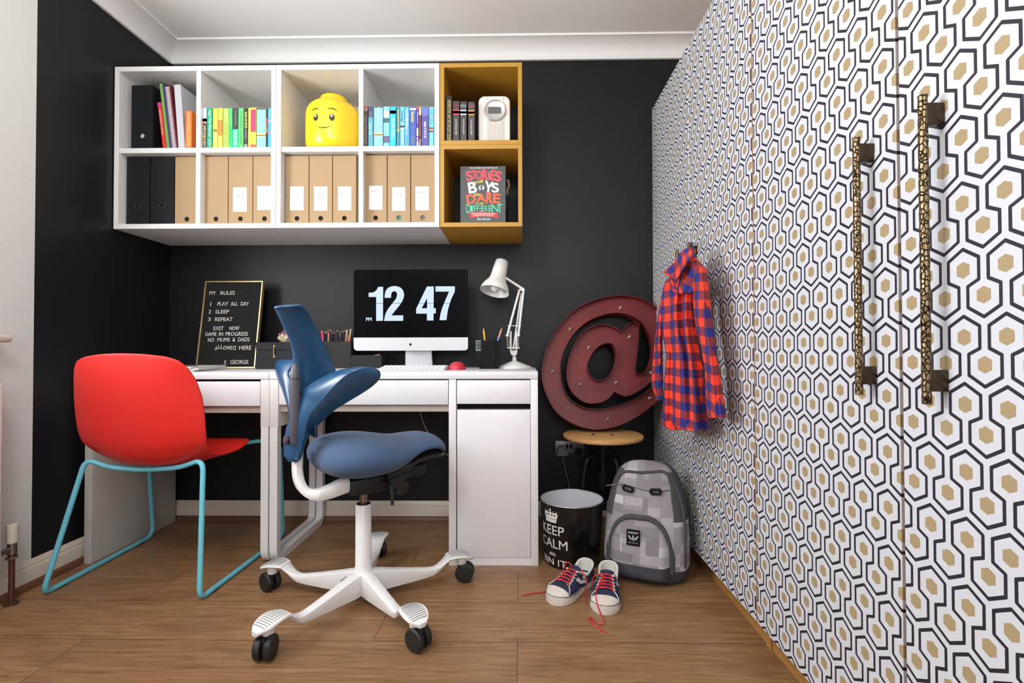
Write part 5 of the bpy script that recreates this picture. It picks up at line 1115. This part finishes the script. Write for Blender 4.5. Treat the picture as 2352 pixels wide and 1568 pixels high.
for p in ((735, 175), (288, 347), (147, 727), (305, 1068), (668, 1180), (1042, 1010), (1040, 780), (1090, 440), (830, 443), (465, 525), (403, 855), (730, 852)):
    x, y = sg(p); q = PO+V((1, 0, 0))*x+PUV*y-PN*.0285
    m = MB(); m.lathe([(0, 0), (.006, 0), (.0065, .006), (.0045, .009), (.0052, .014), (.0045, .020), (0, .023)], q, PN, 14); build('bulb', m, M('clear_bulb', (206, 200, 180), .12, .3), sign, 60)
# ------------------------------------------------------------------ socket, plug, leads
so = thing('wall_socket', 'brushed steel double wall socket on the black wall behind the bin', 'socket', (1.986, 0, .305))
STE = M('brushed_steel', (120, 118, 116), .32, .9)
m = MB(); m.box(1.915, 2.058, -.007, 0, .302, .388, .002); build('plate', m, STE, so, 30)
for x in (1.968, 1.987):
    m = MB(); m.box(x, x+.012, -.010, -.0065, .350, .372, .001, 1); build('rocker_switch', m, BLK2, so, 30)
m = MB(); m.shape([rrect(2.012, 2.046, .318, .352, .008)], FRONT((0, -.0072, 0)), .0006); build('outlet', m, BLK2, so, 0)
pl = thing('plug', 'grey mains plug in the wall socket with its lead hanging down', 'plug', (1.944, -.02, .32))
GP2 = M('grey_plug_plastic', (112, 106, 106), .5); a, b = W(1281, 1045, -.02), W(1303, 1025, -.02)
xc = (a.x+b.x)/2; m = MB(); m.shape([[(a.x, a.z+.002), (xc-.012, a.z), (xc+.012, a.z), (b.x, a.z+.002), (b.x, a.z+.022), (xc+.013, b.z), (xc, b.z+.003), (xc-.013, b.z), (a.x, a.z+.022)]], FRONT((0, -.0085, 0)), .024, .003); build('body', m, GP2, pl, 40)
m = MB(); m.tube(smoothpath([(xc, -.022, a.z+.002), W(1295, 1065, -.024), W(1302, 1095, -.028), W(1310, 1125, -.03), (2.02, -.04, .12), (1.98, -.05, .015), (1.93, -.045, .015)], 6), .0034, 8); build('lead', m, M('grey_lead', (96, 92, 90), .5), pl, 60)
ld = MB(); ld.tube(smoothpath([W(955, 900, -.05), W(966, 948, -.045), W(974, 975, -.06), W(990, 1005, -.07), W(1005, 1030, -.06), W(1024, 1042, -.05), W(1040, 1052, -.03)], 6), .0036, 8); tag(build('cable', ld, M('white_cable', (150, 144, 140), .5), None, 60), 'white cable sagging under the larger desk', 'cable')
# ------------------------------------------------------------------ bin
bc = V((1.949, -.452, 0)); BH = .245; rb = lambda z: .109+.016*z/BH
bn = thing('waste_bin', 'black round waste bin with white KEEP CALM AND BIN IT lettering', 'bin', bc)
GBL = M('glossy_black_tin', (12, 12, 13), .22); WIN = M('white_enamel_inside', (206, 206, 212), .4); WPR = M('white_tin_print', (226, 224, 222), .4)
m = MB(); m.lathe([(0, 0), (rb(0)-.002, 0), (rb(0), .003), (rb(BH-.004), BH-.004)], bc, seg=64); m.b.faces.ensure_lookup_table()
for f in list(m.b.faces):
    if len(f.verts) > 30 and f.calc_center_median().z > .1: m.b.faces.remove(f)
build('shell', m, GBL, bn, 40)
m = MB(); m.lathe([(0, .006), (rb(.006)-.004, .006), (rb(BH)-.003, BH-.002)], bc, seg=64)
for f in list(m.b.faces):
    if len(f.verts) > 30 and f.calc_center_median().z > .1: m.b.faces.remove(f)
build('lining', m, WIN, bn, 40)
m = MB(); m.tube([bc+V(((rb(BH)-.001)*cos(q*pi/32), (rb(BH)-.001)*sin(q*pi/32), BH-.002)) for q in range(64)], .0026, 8, True); build('rolled_rim', m, M('polished_tin', (190, 188, 188), .2, .8), bn, 60)
AZ = radians(-137)
def onbin(c): a = AZ+c.x/.118; r = rb(c.y)+.0006+c.z; return bc+V((r*cos(a), r*sin(a), c.y))
def btext(s, z0, z1, half, bold=0):
    m = MB(); m.text(s, lambda c: onbin(V((c.x, c.y+(z0+z1)/2, c.z))), .118*radians(half)*2, z1-z0, .0004, bold); build('lettering', m, WPR, bn, 0)
btext('KEEP', .130, .1655, 27); btext('CALM', .078, .1135, 33); btext('AND', .047, .0595, 8.5); btext('BIN IT', .012, .037, 31)
m = MB(); cw = .118*radians(15)
m.shape([[(-cw*.78, .177), (cw*.78, .177), (cw*.9, .189), (-cw*.9, .189)][::1]], onbin, .0006)
out = [(-cw*.86, .191), (cw*.86, .191), (cw*1.02, .203), (cw, .211), (cw*.8, .216), (cw*.5, .2135), (cw*.18, .214), (.0, .217), (-cw*.18, .214), (-cw*.5, .2135), (-cw*.8, .216), (-cw, .211), (-cw*1.02, .203)]
hol = [[(x+.0042*cos(q*pi/6), z-.0034*sin(q*pi/6)) for q in range(12)] for x, z in ((-cw*.62, .2045), (-cw*.22, .2055), (cw*.22, .2055), (cw*.62, .2045))]
m.shape([out]+hol, onbin, .0006)
for x, z, r in ((0, .2195, .0032),)+tuple((cw*k, .2185-.001*abs(k), .0022) for k in (-.9, -.45, .45, .9)): m.shape([ell(x, z, r, r, 12)], onbin, .0006)
m.shape([[(-.0014, .222), (.0014, .222), (.0014, .229), (-.0014, .229)]], onbin, .0006); m.shape([[(-.004, .2245), (.004, .2245), (.004, .2268), (-.004, .2268)]], onbin, .0006)
build('crown_print', m, WPR, bn, 0)
# ------------------------------------------------------------------ backpack
bp0 = V((2.216, -.560, 0)); bpr = radians(-22)
bpk = thing('backpack', 'grey pixel patterned backpack standing by the wardrobe', 'backpack', bp0, bpr)
CAMO = camo(); DKF = M('charcoal_fabric', (66, 65, 70), .85, bump=.2, bs=700); DKF2 = M('dark_slate_base', (58, 58, 66), .8, bump=.15, bs=500)
BPT = [(0, .130, .086, .06), (.012, .146, .100, .074), (.04, .154, .108, .082), (.10, .156, .110, .084), (.18, .153, .104, .084), (.24, .147, .096, .082), (.29, .137, .085, .077), (.33, .125, .074, .070), (.365, .111, .062, .060), (.380, .099, .051, .050), (.393, .084, .038, .038), (.402, .062, .022, .022), (.406, .03, .008, .008)]
Mb = bpk.matrix_basis
def bsec(z, th):
    hw, f, b = lerp_tab(BPT, z); c, s = cos(th), sin(th); p = .72
    x = hw*math.copysign(abs(c)**p, c); y = (f if s < 0 else b)*math.copysign(abs(s)**p, s)
    return V((x, y+.13*z, z))
def bfront(x, z, off=0):
    hw, f, b = lerp_tab(BPT, z); t = min(.999, abs(x)/hw); return V((x, -f*(1-t**(1/.36))**.36-off+.13*z, z))
m = MB(); zs = [0, .006, .012, .025, .04, .052, .07, .1, .13, .16, .19, .215, .24, .265, .29, .31, .33, .35, .365, .378, .385, .392, .397, .401, .404, .406]; NT = 48
m.loft([[bsec(z, 2*pi*q/NT)+V((mnoise.noise(V((q*.4, z*30, 1)))*.004, mnoise.noise(V((q*.3, z*25, 5)))*.005 if z > .02 else 0, 0)) for q in range(NT)] for z in zs])
for f in m.b.faces:
    c = f.calc_center_median(); hw, fr_, b_ = lerp_tab(BPT, max(0, min(.406, c.z))); side = abs(c.x)/hw; y = c.y-.13*c.z
    if c.z < .05: f.material_index = 2
    elif y > .01 and c.z < .38: f.material_index = 1
    elif side > (.80 if c.x < 0 else .72) and .215 < c.z < .375: f.material_index = 1
    elif side > .93 and c.z >= .375: f.material_index = 1
m.b.transform(Mb); build('body', m, [CAMO, DKF, DKF2], bpk, 60)
PKW, PZ0, PZ1 = .112, .02, .222
def pk(u, v):
    x = (u-.5)*2*PKW; ztop = PZ0+(PZ1-PZ0)*(1-.55*abs((u-.5)*2)**4.0)
    z = PZ0+(.072-PZ0)*v/.318182 if v < .3182 else .072+(ztop-.072)*(v-.318182)/.681818; e = min(1, min(u, 1-u)*7, (1-v)*5.5, v*9+.4)
    return Mb @ bfront(x-.012, z, -.006+.036*sin(e*pi/2)+.003*mnoise.noise(V((x*30, z*30, 2))))
m = MB(); m.grid(pk, 26, 22)
for f in m.b.faces:
    c = Mb.inverted() @ f.calc_center_median(); f.material_index = 1 if c.z-.0 < .0718 else 0
build('front_pocket', m, [CAMO, DKF2], bpk, 60)
edge = []
for i in range(41):
    t = i/40; 
    if t < .3: u, v = 0, t/.3
    elif t < .7: u, v = (t-.3)/.4, 1
    else: u, v = 1, 1-(t-.7)/.3
    q = pk(u, v); edge.append(q+Mb.to_3x3() @ V((0, -.006, 0)))
m = MB(); m.tube(smoothpath(edge[2:-2:3], 4), .0105, 10); build('pocket_zip_band', m, DKF, bpk, 60)
zl = [(-.112, .325), (-.098, .352), (-.07, .370), (-.02, .372), (.02, .376), (.06, .380), (.085, .368), (.105, .34), (.128, .28), (.138, .22), (.143, .12), (.142, .06)]
m = MB(); m.tube(smoothpath([Mb @ bfront(min(x, .995*lerp_tab(BPT, z)[0]), z, .0015) for x, z in zl], 5), .0058, 10); build('main_zip', m, DKF, bpk, 60)
m = MB(); m.tube(smoothpath([Mb @ bfront(x, z, .002) for x, z in ((-.104, .322), (-.06, .324), (0, .316), (.05, .316), (.09, .322))], 5), .0024, 8); build('seam_cord', m, M('grey_cord', (90, 86, 90), .7), bpk, 60)
for x in (-.058, .042):
    c = Mb @ bfront(x, .316, .008); r_ = Mb.to_3x3() @ V((1, 0, 0)); m = MB()
    m.shape([[(-.024, 0), (-.017, .0115), (.017, .0115), (.024, 0), (.017, -.0115), (-.017, -.0115)][::-1], [(-.011, .0045), (.011, .0045), (.011, -.0045), (-.011, -.0045)]], frame(c, r_+V((0, 0, -.25 if x < 0 else .08)), (0, .15, 1)), .005); build('strap_tab', m, BLK2, bpk, 0)
c = Mb @ bfront(-.028, .165, .0345); R3_ = Mb.to_3x3(); fr = frame(c, R3_ @ V((1, 0, 0)), (0, .14, 1)); frs = lambda dx, dy, dz: (fr[0]+fr[1]*dx+fr[2]*dy+fr[3]*dz, fr[1], fr[2], fr[3])
m = MB(); m.shape([rrect(-.0235, .0235, -.0275, .0275, .003)], frs(0, 0, -.002), .003); m.m = 1; m.text('MINECRAFT', frs(0, .0165, .0012), .036, .0065, .0004, .03)
for s in (-1, 0, 1):
    ca = sin(radians(40*s)), cos(radians(40*s)); f2 = (frs(s*.011, -.001, .0012)[0], fr[1]*ca[1]-fr[2]*ca[0], fr[2]*ca[1]+fr[1]*ca[0], fr[3])
    m.shape([[(-.0016, -.009), (.0016, -.009), (.0016, -.003), (.0042, -.003), (.0042, -.001), (.002, -.001), (.002, .008), (0, .0105), (-.002, .008), (-.002, -.001), (-.0042, -.001), (-.0042, -.003), (-.0016, -.003)]], f2, .0004)
m.text('NEXT LEVEL PLAY', frs(0, -.0175, .0012), .034, .003, .0004)
build('patch', m, [BLK2, M('patch_thread', (190, 186, 186), .6)], bpk, 0)
m = MB(); a = Mb @ bfront(-.117, .318, .006); b = Mb @ V((-.150, .005, .306)); m.tube([a, (a+b)/2+V((0, -.004, 0)), b], .0026, 8); m.lathe([(0, -.004), (.004, -.004), (.004, .004), (0, .004)], a, (0, -1, 0), 10); build('zip_pull', m, M('steel_zip_pull', (150, 148, 148), .35, .8), bpk, 50)
m = MB(); a = Mb @ bfront(-.122, .15, .022); m.tube([a, a+V((-.001, -.004, -.012)), a+V((-.002, -.002, -.04))], .0026, 8); build('zip_pull', m, MC['steel_zip_pull'], bpk, 50)
# ------------------------------------------------------------------ shoes
NAVY = M('navy_canvas', (30, 35, 62), .8, bump=.2, bs=900); RUBW = M('scuffed_white_rubber', (206, 194, 184), .6, var=.12, vs=90); LIN = M('cream_lining', (206, 204, 196), .8); STR = M('white_trim_leather', (206, 204, 204), .6)
LACE, Nn, kk, bb = nodes('red_fleck_lace')
tc = Nn.new('ShaderNodeTexCoord'); nz = Nn.new('ShaderNodeTexNoise'); nz.inputs['Scale'].default_value = 260; kk(tc.outputs['Object'], nz.inputs['Vector'])
kk(mixc(Nn, kk, math_(Nn, kk, 'GREATER_THAN', nz.outputs['Fac'], .64), L((190, 22, 36)), L((226, 170, 170))), bb.inputs['Base Color']); bb.inputs['Roughness'].default_value = .7
SW = 1.2
HWT = [(0, .012), (.015, .020), (.05, .028), (.12, .0315), (.3, .0305), (.48, .033), (.62, .0390), (.74, .0415), (.84, .0395), (.92, .032), (.97, .021), (.995, .009), (1, .004)]
VT = [(.36, .080), (.44, .0765), (.52, .0705), (.62, .063), (.72, .0565), (.80, .051), (.88, .0435), (.94, .038), (.98, .033), (1, .029)]
def shoe(toe, heel, label, Ln=.226):
    toe, heel = V(toe), V(heel); d = (toe-heel).normalized(); rt = V((d.y, -d.x, 0)); o = toe-d*Ln
    t = thing('sneaker', label, 'shoe', (o+toe)/2, 0, 'navy sneakers on the floor')
    P = lambda s, x, z: o+d*(s*Ln)+rt*x+UP*z
    hw = lambda s: lerp_tab(HWT, s)[0]*SW
    m = MB(); ss = [0, .008, .02, .05, .09, .15, .25, .36, .48, .58, .68, .76, .84, .9, .94, .97, .985, .995, 1]
    secs = []
    for s in ss:
        w = hw(s); zt_ = .0265+.006*max(0, (s-.7)/.3)
        secs.append([P(s, w*.95, .001), P(s, w, .006), P(s, w*.985, zt_-.002), P(s, w*.94, zt_), P(s, -w*.94, zt_), P(s, -w*.985, zt_-.002), P(s, -w, .006), P(s, -w*.95, .001)])
    m.loft(secs); build('rubber_sole', m, RUBW, t, 40)
    m = MB(); secs = []
    for s in ss: w = hw(s)*1.004+.0004; z = .0240+.006*max(0, (s-.7)/.3); secs.append([P(s, w, z), P(s, w, z+.0016), P(s, -w, z+.0016), P(s, -w, z)])
    m.loft(secs); build('foxing_stripe', m, M('dark_teal_stripe', (38, 58, 72), .6), t, 40)
    def arch(s, th, off=0):
        w = hw(s)*.94; zt_ = lerp_tab(VT, s)[0]; c, sn = cos(th), sin(th)
        return P(s, (w+off)*math.copysign(abs(c)**.8, c), .024+(zt_-.024+off)*abs(sn)**.78)
    m = MB(); sv = [.40, .44, .48, .54, .6, .66, .72, .78, .83, .86]; m.loft([[arch(s, pi*q/18) for q in range(19)] for s in sv], False, False); build('vamp', m, NAVY, t, 60)
    m = MB(); sv = [.845, .852, .87, .89, .92, .95, .975, .99, 1.0]; m.loft([[arch(s, pi*q/18, .0012) for q in range(19)] for s in sv], False, False); build('toe_cap', m, RUBW, t, 60)
    # quarters: wall running round the heel with a padded collar
    N = 30; path = []
    for i in range(N+1):
        a = -1+2*i/N; s = abs(a)
        if s > .26: sp = .11+(s-.26)/.74*.36; x = hw(sp)*.93*(1 if a > 0 else -1)
        else: sp = .11-.098*cos(a/.26*pi/2); x = hw(.11)*.93*sin(a/.26*pi/2)
        path.append((sp, x))
    def ztop(sp): return .079-.030*sin(min(1, sp/.30)*pi/2)**1.5+.026*max(0, (sp-.28)/.2)
    def quarter(u, v, off=0):
        i = min(N, int(round(u*N))); sp, x = path[i]; zt_ = min(.0795, ztop(sp)); k = 1-.10*v*v*1
        k2 = 1-.34*max(0, (sp-.3)/.17)*v**2
        return P(sp+.012*v*0, x*k*k2+off*(1 if x > 0 else -1), .024+(zt_-.024)*v)
    m = MB(); m.sheet(quarter, N, 8, .0035); build('quarter', m, NAVY, t, 60)
    m = MB()
    def inner(u, v):
        q = quarter(u, .25+.75*v); i = min(N, int(round(u*N))); sp, x = path[i]; c = P(min(.42, sp+.05), 0, 0); dd = V((c.x-q.x, c.y-q.y, 0)); return q+dd.normalized()*.0038
    m.sheet(inner, N, 5, .003); m.tube([quarter(i/N, 1)+UP*.0006 for i in range(N+1)], .0032, 8)
    m.loft([[P(s, x, .032) for x in (hw(s)*.8, -hw(s)*.8)] for s in (.04, .1, .25, .4, .5)], False, False); build('lining', m, LIN, t, 60)
    m = MB(); m.sheet(lambda u, v: P(.50-.115*v, (u-.5)*2*(.019+.004*v), .070+.0135*v-.006*((u-.5)*2)**2), 8, 6, .004); build('tongue', m, NAVY, t, 60)
    m = MB(); 
    for sg_ in (1, -1):
        m.tube([arch(s, pi/2-sg_*(.32+.30*(s-.4)/.4), .0008) if s < .8 else arch(.8, pi/2-sg_*.9, .001) for s in (.41, .48, .55, .62, .69, .75)]+[arch(.79, pi/2-sg_*.95, .001), arch(.835, pi/2-sg_*1.25, .001)], .0017, 6)
    build('eyestay_trim', m, STR, t, 60)
    def sd(c, sgn): # outer wall in (s, z)
        s = c.x; v = max(0, min(1, (c.y-.024)/.05)); w = hw(s)*.955-.0075*v*(1+.9*max(0, (s-.32)/.2)); return P(s, sgn*(w+.0016+c.z), c.y)
    for sgn in (1, -1):
        st = [(.37+(.050 if q % 2 == 0 else .020)*sin(q*pi/5), .050+(.0115 if q % 2 == 0 else .0047)*cos(q*pi/5)) for q in range(10)]
        m = MB(); m.shape([st[::-1]], lambda c: sd(c, sgn), .0012, 0, .02); build('star', m, STR, t, 0)
        ch = [(.60, .060), (.50, .040), (.32, .030), (.30, .036), (.45, .047), (.52, .062)]
        m = MB(); m.shape([ch], lambda c: sd(V((c.x, c.y, c.z+.0006)), sgn), .0012, 0, .02); build('chevron', m, STR, t, 0)
    lc = MB()
    for k in range(5):
        s = .46+.062*k; a_, b_ = .40+.07*k*.4, .40+.07*k*.4
        lc.tube(smoothpath([arch(s, pi/2-a_, .001), arch(s+.02, pi/2-a_*.4, .0055), arch(s+.035, pi/2+b_*.5, .0055), arch(s+.05, pi/2+b_, .001)], 4), .0021, 7)
        lc.tube(smoothpath([arch(s, pi/2+a_, .001), arch(s+.022, pi/2+a_*.3, .0045), arch(s+.04, pi/2-b_*.5, .0045), arch(s+.05, pi/2-b_, .001)], 4), .0021, 7)
    la = build('laces', lc, LACE, t, 60)
    for k in range(5):
        for sg_ in (1, -1):
            s = .46+.062*k; c = arch(s, pi/2-sg_*(.44+.03*k), .0016); n = (arch(s, pi/2-sg_*(.44+.03*k), .01)-c).normalized(); m = MB(); x, y = perp(n)
            m.tube([c+x*(.0034*cos(q*pi/6))+y*(.0034*sin(q*pi/6)) for q in range(12)], .0011, 6, True); build('eyelet', m, M('white_eyelet', (214, 214, 212), .3, .4), t, 60)
    return t, la
s1, l1 = shoe((1.846, -.806, 0), (1.985, -.640, 0), 'left navy sneaker of the pair, its laces loose, toe pointing at the desk')
s2, l2 = shoe((2.006, -.868, 0), (2.060, -.655, 0), 'right navy sneaker of the pair, its red lace hanging over the toe')
def Q5(x, y, z): return U(1230+x/7.84, 1260+y/7.84, 'z', z)
def lace(par, pts): m = MB(); m.tube(smoothpath(pts, 6), .0021, 7); build('loose_lace', m, LACE, par, 60)
lace(s1, [Q5(655, 320, .082), Q5(600, 245, .092), Q5(545, 260, .088), Q5(510, 360, .072), Q5(470, 480, .052), Q5(440, 575, .042)])
lace(s1, [Q5(195, 765, .003), Q5(90, 785, .0025), Q5(-60, 805, .0025), Q5(-150, 822, .0025), Q5(-258, 838, .0025)])
lace(s1, [Q5(800, 365, .076), Q5(870, 450, .072), Q5(925, 545, .055), Q5(922, 640, .035), Q5(905, 770, .012), Q5(905, 880, .003), Q5(918, 960, .0025)])
lace(s2, [Q5(1180, 455, .080), Q5(1080, 480, .078), Q5(1030, 530, .06), Q5(1012, 600, .045), Q5(1010, 650, .034)])
lace(s2, [Q5(1200, 600, .072), Q5(1110, 700, .066), Q5(1088, 810, .062), Q5(1100, 930, .058), Q5(1130, 1050, .045), Q5(1185, 1190, .02), Q5(1232, 1290, .004), Q5(1225, 1350, .0025), Q5(1150, 1355, .0025), Q5(1060, 1315, .0025), Q5(1030, 1270, .0025), Q5(985, 1230, .0025), Q5(970, 1290, .003), Q5(1030, 1355, .0025), Q5(1140, 1435, .0025), Q5(1285, 1520, .0025)])
# ------------------------------------------------------------------ checked shirt hanging from the far door handle
SA, SB = V((2.268, -.56, 0)), V((2.352, -.86, 0)); sdir = (SB-SA).normalized(); sn_ = V((sdir.y, -sdir.x, 0))
if sn_.x > 0: sn_ = -sn_
CHK = gingham()
def zA(x, y, off=0): return onpl(1480+x/6.032, 540+y/6.032, SA+sn_*off, sn_)
sh = thing('shirt', 'red and blue checked shirt hanging from a wardrobe door handle', 'shirt', (2.32, -.68, .55))
def uvA(p, tilt=0): u = (p-SA).dot(sdir); c, s = cos(tilt), sin(tilt); return ((u*c-p.z*s)/.080, (u*s+p.z*c)/.055)
def panel(name, rows, thick, ripple, phase=0, tilt=0, base=0, nx=22, exp=.6, open_=None):
    R = []
    yy = [r[0] for r in rows]; ny = 40
    ctr = smoothpath([(r[1], r[0], 0) for r in rows], 6); ctr2 = smoothpath([(r[2], r[0], 0) for r in rows], 6)
    m = MB(); secs = []; UVs = []
    for i, (a, b) in enumerate(zip(ctr, ctr2)):
        f = []; k = i/(len(ctr)-1)
        for j in range(nx+1):
            t = j/nx; rp = sum(w*sin(2*pi*fq*t+ph+q*k) for fq, w, ph, q in ripple)*min(1, k*3+.25)
            f.append(zA(a.x+(b.x-a.x)*t, a.y+(b.y-a.y)*t, base+thick*(sin(pi*min(1, max(0, .03+t*.94)))**exp)*(1 if not open_ else 1)+rp*sin(pi*t)**.4))
        g = [zA(a.x+(b.x-a.x)*(1-j/8), a.y+(b.y-a.y)*(1-j/8), base-.0+(-.014)*sin(pi*j/8)) for j in range(1, 8)]
        secs.append(f+g); 
    n = len(secs[0])
    def uv(i, j): return uvA(secs[i][j % n], tilt)
    m.loft(secs, True, True, False, uv); return build(name, m, CHK, sh, 70)
TOR = [(500, 420, 640), (590, 330, 680), (700, 268, 700), (900, 232, 700), (1100, 222, 700), (1300, 242, 720), (1448, 262, 735), (1650, 302, 770), (1850, 286, 810), (2050, 272, 840), (2250, 264, 862), (2450, 262, 880), (2600, 246, 886), (2665, 300, 884), (2700, 360, 860)]
panel('body', TOR, .040, [(2.6, .0115, .6, 1.5), (4.3, .007, 2.0, -2), (1.4, .007, 1, 2)], nx=34)
SLV = [(440, 740, 800), (470, 690, 850), (560, 660, 872), (700, 668, 892), (900, 676, 918), (1100, 690, 940), (1300, 722, 966), (1448, 758, 992), (1650, 800, 1012), (1850, 832, 1044), (2050, 846, 1070), (2250, 852, 1100), (2450, 866, 1132), (2530, 880, 1140)]
panel('sleeve', SLV, .042, [(1.5, .004, .4, 3), (3.1, .003, 1, 5)], tilt=.10, base=.030, nx=20)
SLL = [(880, 226, 262), (1000, 208, 262), (1200, 176, 256), (1400, 152, 252), (1448, 142, 252), (1650, 126, 256), (1850, 106, 260), (2050, 96, 262), (2140, 120, 258), (2200, 145, 256), (2280, 158, 266)]
panel('sleeve', SLL, .024, [(1.5, .003, .4, 4)], tilt=-.06, base=-.006, nx=12)
YK = [(250, 560, 690), (330, 510, 730), (400, 480, 800), (470, 450, 860), (560, 420, 868), (680, 400, 800), (800, 430, 700)]
panel('yoke', YK, .040, [(2.2, .004, .5, 2)], base=.018, tilt=.5, nx=22)
# collar: folded band with a pointed leaf
def col(u, v):
    T = smoothpath([(270, 512, 0), (400, 395, 0), (478, 300, 0), (535, 215, 0), (600, 186, 0), (662, 172, 0), (694, 198, 0)], 4); B = smoothpath([(300, 545, 0), (440, 612, 0), (520, 510, 0), (580, 405, 0), (630, 335, 0), (676, 300, 0), (702, 268, 0)], 4)
    i = min(24, int(round(u*24))); a, b = T[i], B[i]; q = a*(1-v)+b*v
    return zA(q.x, q.y, .030+.045*sin(pi*min(1, .15+u*.85))+.012*v)
m = MB(); m.sheet(col, 24, 6, .005, lambda u, v: (u*4.2+.2, v*1.1+.3+u*.5)); build('collar', m, CHK, sh, 60)
m = MB(); ins = [(395, 610), (480, 640), (520, 680), (500, 760), (440, 760), (400, 700)]
m.sheet(lambda u, v: zA(*[(1-v)*x+v*y for x, y in zip((360+70*u, 600+60*u), (395+140*u, 770+60*u))], .043), 6, 4, .002, lambda u, v: (u*1.2, v*1.2)); build('placket', m, CHK, sh, 50)
m = MB(); m.tube(smoothpath([zA(628, 190, .040), U(1586, 566, 'x', 2.368)+V((0, 0, -.002)), U(1590, 557, 'x', 2.372), zA(660, 185, .040)], 5), .0022, 8); build('hanging_loop', m, M('dark_loop_tape', (60, 40, 60), .7), sh, 60)
